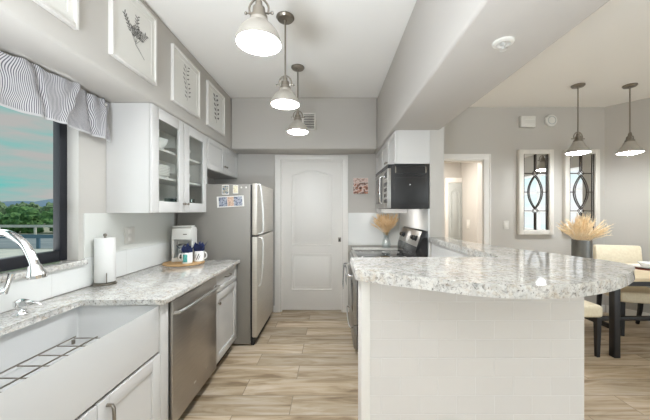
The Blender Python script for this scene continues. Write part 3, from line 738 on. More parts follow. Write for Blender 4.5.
def napkin(loc, label, seed):
    rn = random.Random(seed); mb = MB()
    for i in range(6):
        a = i * 2 * math.pi / 5.1 + rn.random() * 0.5; tilt = 0.22 + rn.random() * 0.30; h = 0.140 + rn.random() * 0.045
        if i == 5: tilt = 0.02; h = 0.18
        ca, sa = math.cos(a), math.sin(a)
        def fn(u, v):
            wdt = 0.042 * (math.sin(math.pi * min(1, 0.14 + v * 0.80)) ** 0.6) * (1 if v < 0.999 else 0.45)
            s_ = (u - 0.5) * 2
            rad = 0.008 + tilt * h * v * v - 0.010 * abs(s_) * v
            return (loc[0] + ca * rad - sa * s_ * wdt * min(1, 0.42 + v * 1.1), loc[1] + sa * rad + ca * s_ * wdt * min(1, 0.42 + v * 1.1), loc[2] + 0.012 + h * v - 0.015 * abs(s_) * v)
        mb.grid(fn, 6, 8)
    return solo('napkin', mb, 'navy', label, 'napkin', (loc[0], loc[1], loc[2] + 0.012), None, None, 0.0015)
napkin(m1, 'folded navy napkin standing in the mug with the teal patch', 3)
napkin(m2, 'folded navy napkin standing in the mug with black feather marks', 11)

# paper towel on its stand
tx, ty = -1.535, 1.955
t = thing('paper_towel_holder', 'upright steel paper towel stand by the window end of the worktop', 'paper towel holder', (tx, ty, CT))
obj('base', MB().lathe([(0, 0.0005), (0.066, 0.0005), (0.068, 0.008), (0.06, 0.014), (0.012, 0.016), (0, 0.016)], (tx, ty, CT), 28), 'nickel', t)
obj('post', MB().tube([(tx, ty, CT + 0.014), (tx, ty, CT + 0.326)], 0.007, 10).ball((tx, ty, CT + 0.331), 0.011), 'nickel', t)
obj('arm', MB().tube(catmull([(tx + 0.045, ty - 0.045, CT + 0.012), (tx + 0.054, ty - 0.056, CT + 0.03), (tx + 0.054, ty - 0.056, CT + 0.085)], 4), 0.003, 8), 'nickel', t)
solo('paper_towel_roll', MB().lathe([(0.02, 0), (0.057, 0), (0.059, 0.003), (0.059, 0.292), (0.057, 0.295), (0.02, 0.295), (0.02, 0)], (tx, ty, CT + 0.0175), 32), 'towel', 'full white paper towel roll standing on its steel stand', 'paper towel', (tx, ty, CT + 0.0175))

# outlets and switches
def plate_x(y, z, w_, h_, label, x=LW, kind='outlet'):
    t = thing('wall_outlet' if kind == 'outlet' else 'light_switch', label, kind if kind == 'outlet' else 'switch', (x, y, z - h_ / 2))
    obj('cover', MB().box(x + 0.0005, x + 0.007, y - w_ / 2, y + w_ / 2, z - h_ / 2, z + h_ / 2, 0.002), 'plastic', t)
    for s_ in (-1, 1):
        obj('socket', MB().box(x + 0.006, x + 0.009, y - 0.016, y + 0.016, z + s_ * h_ * 0.22 - 0.016, z + s_ * h_ * 0.22 + 0.016, 0.001), 'trim', t)
plate_x(2.285, 1.19, 0.11, 0.13, 'white wall outlet above the worktop near the paper towels', LW + 0.008)
def switch_y(x, z, y, label, w_=0.072, h_=0.115):
    t = thing('light_switch', label, 'switch', (x, y, z - h_ / 2))
    obj('cover', MB().box(x - w_ / 2, x + w_ / 2, y - 0.007, y - 0.0005, z - h_ / 2, z + h_ / 2, 0.002), 'plastic', t)
    obj('rocker', MB().box(x - 0.017, x + 0.017, y - 0.012, y - 0.006, z - 0.033, z + 0.033, 0.002), 'trim', t)
switch_y(2.378, 1.19, BW, 'white rocker light switch on the dining wall left of the first mirror')
t = thing('light_switch', 'white light switch on the hall wall seen through the open doorway', 'switch', (2.55, 5.40, 1.05))
obj('cover', MB().box(2.542, 2.5495, 5.34, 5.46, 1.05, 1.22, 0.002), 'plastic', t)
obj('rocker', MB().box(2.536, 2.543, 5.38, 5.42, 1.10, 1.17, 0.002), 'trim', t)

# ------------------------------------------------------------------ valance
VX = -1.545; VY0, VY1 = 0.35, 2.035; VZ0, VZ1 = 1.885, 2.145
def fold(u, v):
    y = u * 9.0
    cr_ = 0.0
    for c0, wd, am, sl in ((0.55, 0.012, 0.018, 0.03), (0.70, 0.010, -0.016, -0.04), (0.80, 0.012, 0.022, 0.05), (0.90, 0.010, -0.020, -0.03), (0.955, 0.010, 0.022, 0.02)):
        cr_ += am * math.exp(-((u - c0 - sl * (v - 0.5)) / wd) ** 2)
    return cr_ + 0.018 * math.sin(y * 2.1 + 0.6 * math.sin(3 * v + y)) * (0.45 + 0.55 * v) + 0.010 * noise.noise((u * 22, v * 4, 1.7)) + 0.010 * math.sin(y * 5.3 + v * 2.5) * v
def vfn(u, v):
    y = VY0 + (VY1 - VY0) * u + 0.012 * noise.noise((u * 14, v * 3, 9.1))
    top = VZ1 - 0.012 * abs(math.sin(u * 23)) - 0.008 * noise.noise((u * 30, 0, 4))
    bot = VZ0 + 0.003 * math.sin(u * 26 + 1) + 0.004 * noise.noise((u * 18, 2, 0)) - (0.02 * max(0, (u - 0.9) * 10))
    end = 0.02 * max(0, u - 0.96) / 0.04
    return (VX + fold(u, v) - end, y, bot + (top - bot) * v)
def vuv(u, v):
    s_ = u * 9.0
    warp = 1.6 * math.sin(s_ * 1.9 + 0.4) * v * v + 2.2 * noise.noise((u * 10, v * 2.0, 5.0)) + (2.5 * max(0, u - 0.75) * 4) * v
    return (u * 205 + warp * 1.6, v)
mb = MB(); mb.grid(vfn, 220, 22, vuv)
t = thing('valance', 'short grey and white striped gathered valance across the window top', 'valance', (VX, 1.2, VZ0))
obj('fabric', mb, 'stripe', t)
obj('rod', MB().tube([(-1.575, VY0, 2.12), (-1.575, VY1 - 0.02, 2.12)], 0.009, 10), 'trim', t)
mb = MB(); mb.grid(lambda u, v: (vfn(u, 0)[0] + 0.002, vfn(u, 0)[1], vfn(u, 0)[2] - 0.010 + 0.012 * v), 160, 1)
obj('hem', mb, 'stripehem', t)

# ------------------------------------------------------------------ framed botanical prints on the left soffit
def leaf(mb, x, y, z, ang, ln, wd):
    """flat leaf in the plane x, growing along angle ang (from +z towards +y)"""
    d = Vector((0, math.sin(ang), math.cos(ang))); s_ = Vector((0, math.cos(ang), -math.sin(ang)))
    b = Vector((x, y, z)); vs = []
    for k, wv in ((0, 0.1), (0.25, 0.8), (0.5, 1), (0.78, 0.7), (1, 0.02)):
        vs.append(b + d * ln * k + s_ * wd * wv)
    for k, wv in ((0.78, 0.7), (0.5, 1), (0.25, 0.8), (0, 0.1)):
        vs.append(b + d * ln * k - s_ * wd * wv)
    mb.bm.faces.new([mb.bm.verts.new(v) for v in vs])
def sprig(kind):
    rn = random.Random(kind * 5 + 2); mb = MB(); x = 0.0142
    if kind in (0, 1):
        for base, ang, ln in (((-0.005, -0.045), -0.62, 0.135), ((0.0, -0.055), 0.10, 0.165), ((0.004, -0.05), 0.72, 0.13), ((0.0, -0.05), 0.38, 0.10), ((0.0, -0.05), -0.25, 0.085)):
            pts = [(x - 0.0003, base[0] + math.sin(ang) * ln * k / 6, base[1] + math.cos(ang) * ln * k / 6) for k in range(7)]
            mb.tube(pts, 0.0012, 5)
            for k in range(12):
                f = 0.38 + 0.62 * k / 11; s_ = 1 if k % 2 else -1
                leaf(mb, x, base[0] + math.sin(ang) * ln * f, base[1] + math.cos(ang) * ln * f, ang + s_ * (0.75 + rn.random() * 0.4), 0.024, 0.0042)
        mb.tube([(x, -0.002, -0.055), (x, 0.025, -0.07), (x, 0.075, -0.105)], 0.0015, 5)
    else:
        n = 8 if kind == 2 else 6
        pts = [(x - 0.0003, 0.014 * math.sin(k * 0.8), -0.125 + k * 0.25 / n) for k in range(n + 1)]
        mb.tube(pts, 0.001, 5)
        for k in range(1, n + 1):
            for s_ in (-1, 1):
                a = s_ * (0.95 + 0.3 * rn.random()); q = 0.011
                ln, wd = (0.034, 0.0055) if kind == 2 else (0.045, 0.0095)
                leaf(mb, x, pts[k][1] + s_ * q, pts[k][2] + 0.008 * s_, a, ln, wd)
    return mb
def picture(y0, y1, z0, z1, kind, label):
    w_ = (y1 - y0) / 2; h_ = (z1 - z0) / 2
    t = thing('framed_print', label, 'picture', (-1.2615, (y0 + y1) / 2, (z0 + z1) / 2), 0, 'botanical prints along the left soffit')
    fr = 0.017; mb = MB(); d = 0.026
    mb.box(0, d, -w_, -w_ + fr, -h_, h_, 0.002).box(0, d, w_ - fr, w_, -h_, h_, 0.002).box(0, d, -w_ + fr, w_ - fr, -h_, -h_ + fr, 0.002).box(0, d, -w_ + fr, w_ - fr, h_ - fr, h_, 0.002)
    obj('frame', mb, 'frame', t, local=True)
    p = obj('paper', MB().box(0.002, 0.013, -w_ + fr, w_ - fr, -h_ + fr, h_ - fr), 'paper', t, local=True, smooth=False)
    obj('mat_board', MB().box(0.013, 0.0155, -w_ + fr, -w_ + 0.05, -h_ + fr, h_ - fr).box(0.013, 0.0155, w_ - 0.05, w_ - fr, -h_ + fr, h_ - fr)
        .box(0.013, 0.0155, -w_ + 0.05, w_ - 0.05, -h_ + fr, -h_ + 0.055).box(0.013, 0.0155, -w_ + 0.05, w_ - 0.05, h_ - 0.055, h_ - fr), 'paper', t, local=True, smooth=False)
    sp = sprig(kind); sp.xf(Matrix.Diagonal((1, 1.15 if kind < 2 else 1.25, 1.12, 1)))
    obj('sprig', sp, 'ink' if kind == 3 else 'ink2', p, local=True, smooth=False)
picture(0.98, 1.414, 2.265, 2.735, 0, 'white framed plant print on the soffit nearest the camera, cut by the photo top')
picture(1.627, 2.045, 2.265, 2.735, 1, 'white framed print of a bushy grey sprig, second along the left soffit')
picture(2.258, 2.716, 2.245, 2.692, 2, 'white framed print of a tall thin fern, third along the left soffit')
picture(2.89, 3.345, 2.245, 2.692, 3, 'white framed print of a dark broad-leaf stem, farthest along the left soffit')

# ------------------------------------------------------------------ pendant lights
def pendant(loc, rs, drop, glow, label, group, bell=True):
    """loc = point on the ceiling; drop = ceiling to shade rim"""
    k = rs / 0.113
    t = thing('pendant_light', label, 'pendant light', loc, 0, group)
    obj('canopy', MB().lathe([(0, 0), (0.064, 0), (0.066, -0.008), (0.055, -0.022), (0.012, -0.026), (0.010, -0.04), (0, -0.04)], (0, 0, -0.0005), 28), 'nickel', t, local=True)
    zr = -drop; zt = zr + 0.125 * k
    obj('stem', MB().tube([(0, 0, -0.03), (0, 0, zt + 0.085 * k)], 0.0065, 10), 'nickel', t, local=True)
    obj('socket_cap', MB().lathe([(0, zt + 0.09 * k), (0.016 * k, zt + 0.088 * k), (0.018 * k, zt + 0.062 * k), (0.030 * k, zt + 0.055 * k), (0.033 * k, zt + 0.02 * k), (0.042 * k, zt + 0.014 * k), (0.044 * k, zt - 0.004), (0, zt - 0.004)], (0, 0, 0), 24), 'nickel', t, local=True)
    yk = MB()
    yk.tube(catmull([(-0.045 * k, 0, zt + 0.025 * k), (-0.048 * k, 0, zt + 0.06 * k), (-0.028 * k, 0, zt + 0.092 * k), (0, 0, zt + 0.104 * k), (0.028 * k, 0, zt + 0.092 * k), (0.048 * k, 0, zt + 0.06 * k), (0.045 * k, 0, zt + 0.025 * k)], 4), 0.0055 * k, 8)
    for a in (0, 180):
        ca = math.cos(R(a))
        yk.tube([(0.03 * k * ca, 0, zt + 0.03 * k), (0.062 * k * ca, 0, zt + 0.03 * k)], 0.004 * k, 8).ball((0.066 * k * ca, 0, zt + 0.03 * k), 0.008 * k)
    obj('yoke', yk, 'nickel', t, local=True)
    prof = [(0.040, 0.128), (0.052, 0.112), (0.060, 0.092), (0.072, 0.070), (0.092, 0.044), (0.106, 0.024), (0.113, 0.006), (0.113, 0.0),
            (0.109, 0.0), (0.109, 0.006), (0.102, 0.024), (0.088, 0.044), (0.068, 0.070), (0.056, 0.092), (0.048, 0.112), (0.036, 0.126)]
    if bell:
        prof = [(0.040, 0.128), (0.045, 0.120), (0.047, 0.104), (0.060, 0.096), (0.078, 0.080), (0.094, 0.058), (0.105, 0.034), (0.111, 0.012), (0.113, 0.0),
                (0.109, 0.0), (0.107, 0.012), (0.101, 0.034), (0.090, 0.056), (0.075, 0.077), (0.058, 0.092), (0.044, 0.098), (0.036, 0.126)]
    obj('shade', MB().lathe([(r * k, zr + z * k) for r, z in prof], (0, 0, 0), 36), 'shade', t, local=True)
    obj('bulb_diffuser', MB().lathe([(0, zr - 0.020 * k), (0.05 * k, zr - 0.015 * k), (0.09 * k, zr - 0.003 * k), (0.1045 * k, zr + 0.006 * k), (0.0985 * k, zr + 0.022 * k), (0.05 * k, zr + 0.08 * k), (0, zr + 0.09 * k)], (0, 0, 0), 32), glow, t, local=True)
    return t
G1 = 'pendant lights in a row over the kitchen aisle'
pk = pendant((-0.340, 1.345, ZC), 0.105, 0.643, 'glow_k', 'lit nickel pendant nearest the camera over the kitchen aisle', G1)
dup(pk, (-0.342, 2.115, ZC), None, 'lit nickel pendant in the middle of the row over the kitchen aisle')
dup(pk, (-0.337, 2.850, ZC), None, 'lit nickel pendant farthest down the aisle, nearest the pantry door')
G2 = 'pendant lights over the dining table'
pdn = pendant((2.775, 3.26, ZC), 0.116, 0.765, 'glow_d', 'lit nickel pendant over the dining table, in front of the second mirror', G2, False)
dup(pdn, (3.360, 3.26, ZC), R(60), 'lit nickel pendant over the dining table by the angled wall, right of the mirrors')

# vent on the back soffit
t = thing('air_vent', 'white slatted air vent high on the soffit above the pantry door', 'vent', (-0.29, 3.61, 2.39))
mb = MB(); x0, x1, z0, z1, yv = -0.375, -0.20, 2.39, 2.605, 3.6095
mb.box(x0, x1, yv - 0.012, yv, z0, z0 + 0.022, 0.003).box(x0, x1, yv - 0.012, yv, z1 - 0.022, z1, 0.003).box(x0, x0 + 0.022, yv - 0.012, yv, z0, z1, 0.003).box(x1 - 0.022, x1, yv - 0.012, yv, z0, z1, 0.003)
obj('frame', mb, 'trim', t)
mb = MB()
for i in range(8):
    z = z0 + 0.032 + i * 0.0205; mb.box(x0 + 0.021, x1 - 0.021, yv - 0.009, yv - 0.003, z, z + 0.010)
obj('slats', mb, 'trim', t)
obj('duct', MB().box(x0 + 0.02, x1 - 0.02, yv - 0.002, yv - 0.0005, z0 + 0.02, z1 - 0.02), 'dark', t, smooth=False)

# sprinkler on the beam underside
t = thing('fire_sprinkler', 'round white fire sprinkler set in the underside of the ceiling beam', 'sprinkler', (0.785, 1.325, ZS))
obj('escutcheon', MB().lathe([(0, -0.0005), (0.046, -0.0005), (0.044, -0.008), (0.030, -0.012), (0.022, -0.006), (0, -0.006)], (0.785, 1.325, ZS), 28), 'plastic', t)
obj('head', MB().lathe([(0, -0.006), (0.012, -0.006), (0.012, -0.018), (0.005, -0.02), (0.005, -0.034), (0.016, -0.036), (0.016, -0.038), (0, -0.038)], (0.785, 1.325, ZS), 16), 'silver', t)

# ------------------------------------------------------------------ right side: microwave, cabinets, range
RX = 0.600; RWX = 0.935
t = thing('wall_cabinet', 'white wall cabinet with a plain side above the black microwave', 'cabinet', (0.77, 3.1, 1.83))
obj('carcass', MB().box(RX + 0.021, RWX, 2.762, 3.53, 1.832, UT), 'cab', t, smooth=False)
for y0, y1, ky in ((2.763, 3.144, 3.115), (3.148, 3.528, 3.18)):
    d = obj('door', shaker_x(RX, y0, y1, 1.834, UT - 0.002, -1, 0.055), 'cab', t)
    obj('knob', knob_x(RX, ky, 1.90, -1, 0.012), 'nickel', d)
t = thing('wall_cabinet', 'narrow white wall cabinet in the corner behind the microwave', 'cabinet', (0.77, 3.74, 1.37))
obj('carcass', MB().box(RX + 0.021, RWX, 3.532, BW - 0.013, 1.355, UT), 'cab', t, smooth=False)
d = obj('door', shaker_x(RX, 3.535, BW - 0.015, 1.357, UT - 0.002, -1, 0.055), 'cab', t)
obj('knob', knob_x(RX, 3.57, 1.45, -1, 0.012), 'nickel', d)
# microwave
t = thing('microwave', 'black over-the-range microwave under the right wall cabinet', 'microwave', (0.74, 3.14, 1.40))
my0, my1, mz0, mz1 = 2.764, 3.528, 1.403, 1.828
obj('housing', MB().box(0.565, 0.926, my0, my1, mz0, mz1, 0.004), 'black_side', t)
obj('side_panel', MB().box(0.60, 0.90, my0 - 0.0035, my0 - 0.0002, mz0 + 0.03, 1.70, 0.0015), 'black_side', t)
mb = MB().box(0.612, 0.893, my0 - 0.005, my0 - 0.0002, 1.735, 1.742, 0.001).box(0.612, 0.893, my0 - 0.005, my0 - 0.0002, 1.805, 1.812, 0.001)
for xa in (0.604, 0.893): obj('bracket_clip', MB().box(xa, xa + 0.008, my0 - 0.006, my0 - 0.0002, 1.745, 1.805, 0.001), 'nickel', t)
obj('mount_bracket', mb, 'black', t)
obj('vent_slot', MB().box(0.70, 0.86, my0 - 0.0045, my0 - 0.0002, 1.716, 1.720), 'black', t)
obj('screw', MB().lathe([(0, 0), (0.006, 0), (0.005, 0.003), (0, 0.004)], (0.745, my0 - 0.0036, 1.632), 10, Matrix.Rotation(R(90), 4, 'X')), 'chrome', t)
d = obj('door', MB().box(0.530, 0.564, 2.97, my1, mz0 + 0.005, 1.79, 0.004), 'steel', t)
obj('window', MB().box(0.5275, 0.5305, 3.06, 3.48, mz0 + 0.06, 1.74, 0.001), 'glassblack', d)
obj('handle', MB().tube([(0.530, 3.005, 1.46), (0.50, 3.005, 1.47), (0.495, 3.005, 1.60), (0.50, 3.005, 1.73), (0.530, 3.005, 1.74)], 0.009, 10), 'chrome', d)
cpn = obj('control_panel', MB().box(0.530, 0.564, my0 + 0.001, 2.967, mz0 + 0.005, 1.79, 0.004), 'steel', t)
obj('display', MB().box(0.528, 0.5305, 2.80, 2.94, 1.70, 1.76, 0.001), 'glassblack', cpn)
for i in range(4):
    for j in range(3):
        obj('button', MB().box(0.528, 0.5305, 2.80 + j * 0.05, 2.84 + j * 0.05, 1.46 + i * 0.055, 1.495 + i * 0.055, 0.001), 'black', cpn)
obj('top_grille', MB().box(0.532, 0.564, my0 + 0.001, my1, 1.793, mz1 - 0.001, 0.003), 'black', t)

l = bpy.data.lights.new('cooktop_lamp', 'AREA'); l.shape = 'RECTANGLE'; l.size = 0.10; l.size_y = 0.30; l.energy = 2.6; l.color = (1, 0.97, 0.93)
lo = bpy.data.objects.new('cooktop_lamp', l); C.objects.link(lo); lo.parent = t; lo.location = (-0.10, 0.0, -0.03)
lo.rotation_euler = Vector((0.55, 0.5, -0.67)).to_track_quat('-Z', 'Y').to_euler()   # hood lamp aimed at the tiled corner
# range
t = thing('range', 'stainless electric range with black sides under the microwave', 'range', (0.58, 3.14, 0))
ry0, ry1 = 2.764, 3.528; rf = 0.245
obj('body', MB().box(rf, 0.918, ry0, ry1, 0.03, 0.885, 0.003), 'black', t)
obj('cooktop', MB().box(rf - 0.018, 0.90, ry0 - 0.001, ry1 + 0.001, 0.8855, 0.905, 0.004), 'steel', t)
obj('glass_top', MB().box(rf + 0.02, 0.86, ry0 + 0.015, ry1 - 0.015, 0.905, 0.909, 0.0015), 'glassblack', t)
for x, y, r_ in ((0.40, 2.95, 0.09), (0.40, 3.34, 0.075), (0.68, 2.95, 0.075), (0.68, 3.34, 0.09)):
    obj('burner_ring', MB().lathe([(r_, 0.9092), (r_ + 0.004, 0.9095), (r_ + 0.008, 0.9092)], (x, y, 0), 28), 'silver', t)
d = obj('oven_door', MB().box(rf - 0.040, rf - 0.002, ry0 + 0.004, ry1 - 0.004, 0.285, 0.80, 0.005), 'steel', t)
obj('window', MB().box(rf - 0.0425, rf - 0.0395, ry0 + 0.10, ry1 - 0.10, 0.38, 0.66, 0.002), 'glassblack', d)
obj('handle', MB().tube(catmull([(rf - 0.038, ry0 + 0.05, 0.745), (rf - 0.085, ry0 + 0.055, 0.75), (rf - 0.095, ry0 + 0.12, 0.75), (rf - 0.098, 3.14, 0.75), (rf - 0.095, ry1 - 0.12, 0.75), (rf - 0.085, ry1 - 0.055, 0.75), (rf - 0.038, ry1 - 0.05, 0.745)], 5), 0.010, 10), 'chrome', d)
obj('control_strip', MB().box(rf - 0.040, rf - 0.002, ry0 + 0.004, ry1 - 0.004, 0.805, 0.884, 0.005), 'steel', t)
d = obj('drawer', MB().box(rf - 0.036, rf - 0.002, ry0 + 0.004, ry1 - 0.004, 0.06, 0.278, 0.005), 'steel', t)
obj('handle', MB().tube(catmull([(rf - 0.034, ry0 + 0.08, 0.235), (rf - 0.07, ry0 + 0.09, 0.24), (rf - 0.075, 3.14, 0.24), (rf - 0.07, ry1 - 0.09, 0.24), (rf - 0.034, ry1 - 0.08, 0.235)], 6), 0.009, 10), 'chrome', d)
# tilted back guard
bgp = [(0.800, 0.906), (0.918, 0.906), (0.918, 1.185), (0.885, 1.195), (0.865, 1.185), (0.812, 1.03), (0.800, 0.99)]
Y2 = Matrix(((1, 0, 0, 0), (0, 0, 1, 0), (0, 1, 0, 0), (0, 0, 0, 1)))
b = obj('back_guard', MB().prism(bgp, ry0 + 0.002, ry1 - 0.002, 0.004, 2, Y2), 'black', t)
tilt = math.atan2(0.053, 0.155)
def on_guard(mb, y, s):     # place a local shape (x out of the panel = -x) on the tilted face at height fraction s
    p = Vector((0.812 + 0.053 * s, y, 1.03 + 0.155 * s))
    return mb.xf(Matrix.Translation(p) @ Matrix.Rotation(tilt, 4, 'Y'))
obj('fascia', on_guard(MB().box(-0.004, -0.0005, -0.376, 0.376, -0.078, 0.078, 0.002), 3.146, 0.5), 'steel', b)
obj('display', on_guard(MB().box(-0.006, -0.0042, -0.07, 0.07, -0.05, 0.05, 0.001), 3.146, 0.5), 'dishtowel', b)
for y in (2.86, 2.95, 3.33, 3.42):
    kb = MB().lathe([(0, 0.0), (0.028, 0.0), (0.028, 0.006), (0.022, 0.010), (0.021, 0.028), (0.016, 0.032), (0, 0.032)], (-0.0042, 0, 0), 18, Matrix.Rotation(R(-90), 4, 'Y'))
    obj('knob', on_guard(kb, y, 0.5), 'black', b)
# dish towel over the oven handle
mb = MB()
ha = 0.0135
def tw(u, v):
    y = 3.22 + 0.20 * u; s_ = v * 2 - 1
    wob = 0.006 * math.sin(u * 14)
    if abs(s_) < 0.12:
        a = s_ / 0.12 * math.pi / 2
        return (rf - 0.097 - ha * math.sin(a) - (wob if s_ > 0 else -wob) * 0.0, y, 0.751 + ha * math.cos(a))
    dn = (abs(s_) - 0.12) / 0.88 * (0.24 if s_ > 0 else 0.20)
    return (rf - 0.097 - (ha + wob * 0.4 + 0.004 * dn * 10 if s_ > 0 else -ha), y, 0.751 - dn)
mb.grid(tw, 16, 40)
solo('dish_towel', mb, 'dishtowel', 'grey dish towel hanging over the oven door handle', 'towel', (rf - 0.097, 3.32, 0.50), None, None, 0.002)

# base cabinets and counters on either side of the range
def right_base(y0, y1, label, ky):
    t = thing('base_cabinet', label, 'cabinet', (0.6, (y0 + y1) / 2, 0))
    obj('carcass', MB().box(0.302, 0.934, y0, y1, 0.09, 0.873), 'cab', t, smooth=False)
    d = obj('door', shaker_x(0.28, y0 + 0.003, y1 - 0.003, 0.10, 0.868, -1, 0.06), 'cab', t)
    obj('knob', knob_x(0.28, ky, 0.75, -1), 'nickel', d)
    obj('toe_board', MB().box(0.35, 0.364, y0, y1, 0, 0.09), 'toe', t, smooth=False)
right_base(3.535, BW - 0.016, 'narrow white base cabinet in the corner between range and back wall', 3.58)
right_base(1.60, 2.758, 'white base cabinet behind the island bar beside the range', 2.65)
solo('corner_countertop', MB().box(0.255, 0.9215, 3.531, BW - 0.0125, 0.8735, 0.9035, 0.004), 'granite', 'small granite worktop in the corner behind the range', 'countertop', (0.6, 3.73, 0.8735))
solo('inner_countertop', MB().box(0.255, 0.9345, 1.59, 2.7605, 0.8735, 0.9035, 0.004), 'granite', 'lower granite worktop behind the raised bar beside the range', 'countertop', (0.6, 2.2, 0.8735))

# dried grass in glass vase in the corner
def plumes(name, c, z0, z1, rtop, n, m, label, seed, lean=(0, 0), thick=0.0022, neck=0.02, droop=0.0, dome=0.28):
    rn = random.Random(seed); mb = MB()
    for i in range(n):
        a = rn.random() * 2 * math.pi; q = rn.random() ** 0.75; rr = rtop * q
        h = z0 + (z1 - z0) * (0.45 + 0.55 * rn.random()) * (1 - dome * q * q)
        b = Vector((c[0] + math.cos(a) * neck * rn.random(), c[1] + math.sin(a) * neck * rn.random(), z0))
        tip = Vector((c[0] + math.cos(a) * rr + lean[0], c[1] + math.sin(a) * rr + lean[1], h - droop * q))
        midp = b.lerp(tip, 0.55) + Vector((0, 0, 0.03 + droop * 0.5 * q))
        pts = []
        for k in range(7):
            t_ = k / 6
            pts.append(b * (1 - t_) ** 2 + midp * 2 * t_ * (1 - t_) + tip * t_ * t_)
        mb.tube(pts, [0.0009, 0.0009, 0.001, thick * 0.7, thick * 1.3, thick, 0.0004], 4, False)
        for k in range(9):
            t_ = 0.50 + 0.5 * k / 9
            p = b * (1 - t_) ** 2 + midp * 2 * t_ * (1 - t_) + tip * t_ * t_
            d = (tip - b).normalized() * 0.02 + Vector((rn.uniform(-1, 1), rn.uniform(-1, 1), rn.uniform(-0.6, 1))) * 0.019
            mb.tube([p, p + d * 0.6, p + d], [thick * 0.45, thick * 0.55, 0.0003], 3, False)
    return solo(name, mb, m, label, 'dried grass', (c[0], c[1], z0), None)
vx, vy, vz = 0.695, 3.70, 0.9040
t = thing('vase', 'clear glass vase in the corner behind the range', 'vase', (vx, vy, vz))
obj('bowl', MB().lathe([(0, 0.006), (0.045, 0), (0.055, 0.01), (0.058, 0.05), (0.045, 0.10), (0.032, 0.13), (0.036, 0.17), (0.052, 0.205), (0.0495, 0.205), (0.034, 0.172), (0.029, 0.13), (0.042, 0.10), (0.054, 0.05), (0.05, 0.014), (0, 0.010)], (vx, vy, vz), 24), 'clear', t)
plumes('dried_grass', (vx, vy), vz + 0.17, 1.352, 0.19, 190, 'straw', 'tan dried grass bunch in the clear vase behind the range', 5, (-0.02, -0.03), 0.003, 0.018, 0.0, 0.0)
# photo canvas on the back wall right of the pantry door
kk = BW / F
x0, x1, z0, z1 = (353 - 332) * kk, (368 - 332) * kk, 1.38 - (194 - 211) * kk, 1.38 - (178 - 211) * kk
t = thing('photo_canvas', 'small square orange-brown photo canvas on the wall right of the pantry door', 'picture', ((x0 + x1) / 2, BW, z0))
obj('stretcher', MB().box(x0, x1, BW - 0.018, BW - 0.0005, z0, z1, 0.002), 'paper', t)
cv1 = snapshot('orange_snapshot', [(64, 46, 44), (178, 122, 98), (224, 204, 192), (96, 62, 54), (200, 140, 112)], 17)
obj('photo', MB().box(x0 + 0.003, x1 - 0.003, BW - 0.0195, BW - 0.0182, z0 + 0.003, z0 + 0.155), cv1, t, smooth=False)
obj('caption_band', MB().box(x0 + 0.003, x1 - 0.003, BW - 0.0195, BW - 0.0182, z0 + 0.157, z1 - 0.003), snapshot('pink_snapshot', [(190, 160, 150), (222, 200, 190), (170, 140, 128)], 30), t, smooth=False)

# ------------------------------------------------------------------ dining wall: mirrors, chime, detector
def wall_mirror(xl, label):
    t = thing('wall_mirror', label, 'mirror', (xl + 0.235, BW - 0.0005, 1.062), 0, 'lattice mirrors on the dining wall')
    W_, H_, d = 0.47, 1.15, 0.05; w2 = W_ / 2; f = 0.062
    mb = MB()
    mb.box(-w2, -w2 + f, -d, 0, 0, H_, 0.004).box(w2 - f, w2, -d, 0, 0, H_, 0.004).box(-w2 + f, w2 - f, -d, 0, 0, f, 0.004).box(-w2 + f, w2 - f, -d, 0, H_ - f, H_, 0.004)
    obj('frame', mb, 'mirrorframe', t, local=True)
    obj('glass', MB().box(-w2 + f - 0.004, w2 - f + 0.004, -0.016, -0.004, f - 0.004, H_ - f + 0.004), 'mirror', t, local=True, smooth=False)
    r_ = 0.0065; y = -0.030; zc_ = H_ / 2; a = w2 - f - 0.012
    mb = MB()
    for s_ in (-1, 1): mb.tube([(s_ * a, y, f), (s_ * a, y, H_ - f)], r_, 8)
    hz_ = 0.255
    for s_ in (-1, 1):
        mb.tube([(0, y, zc_ + s_ * (hz_ + 0.035)), (0, y, zc_ + s_ * (zc_ - f))], r_ * 1.3, 8)
        ring = [(0.036 * math.sin(k * math.pi / 2), y, zc_ + s_ * hz_ + 0.036 * math.cos(k * math.pi / 2)) for k in range(4)]
        mb.tube(ring + [ring[0]], r_ * 0.8, 8)
        for q in (-1, 1):
            mb.tube([(q * 0.036, y, zc_ + s_ * hz_), (q * a, y, zc_ + s_ * hz_)], r_ * 0.8, 8)
    for q in (-1, 1):
        mb.tube([(q * 0.088, y, zc_), (q * a, y, zc_)], r_ * 0.8, 8)
        arc = [(q * 0.088 * math.cos(th), y, zc_ + 0.225 * math.sin(th) / 1.0) for th in [R(-90 + 10 * k) for k in range(19)]]
        arc = [(q * 0.090 * (1 - (k / 9 - 1) ** 2), y, zc_ + 0.225 * (k / 9 - 1)) for k in range(19)]
        mb.tube(arc, r_ * 1.1, 8)
    obj('lattice', mb, 'iron', t, local=True)
    return t
kk = BW / F
wm = wall_mirror((517 - 332) * kk, 'white framed mirror with iron lattice, between light switch and dried grass vase')
dup(wm, ((562.5 - 332) * kk + 0.235, BW - 0.0005, 1.062), None, 'white framed mirror with iron lattice, behind the dried grass vase')
t = thing('door_chime', 'white rectangular box high on the dining wall beside the round detector', 'door chime', (2.65, BW, 2.52))
obj('cover', MB().box(2.556, 2.752, BW - 0.05, BW - 0.0005, 2.515, 2.665, 0.006), 'plastic', t)
obj('grille', MB().box(2.60, 2.735, BW - 0.0525, BW - 0.0495, 2.545, 2.56, 0.001).box(2.60, 2.735, BW - 0.0525, BW - 0.0495, 2.61, 2.625, 0.001), 'paper', t)
t = thing('smoke_detector', 'round white smoke detector high on the dining wall above the mirrors', 'smoke detector', (2.98, BW, 2.53))
rot = Matrix.Rotation(R(90), 4, 'X')
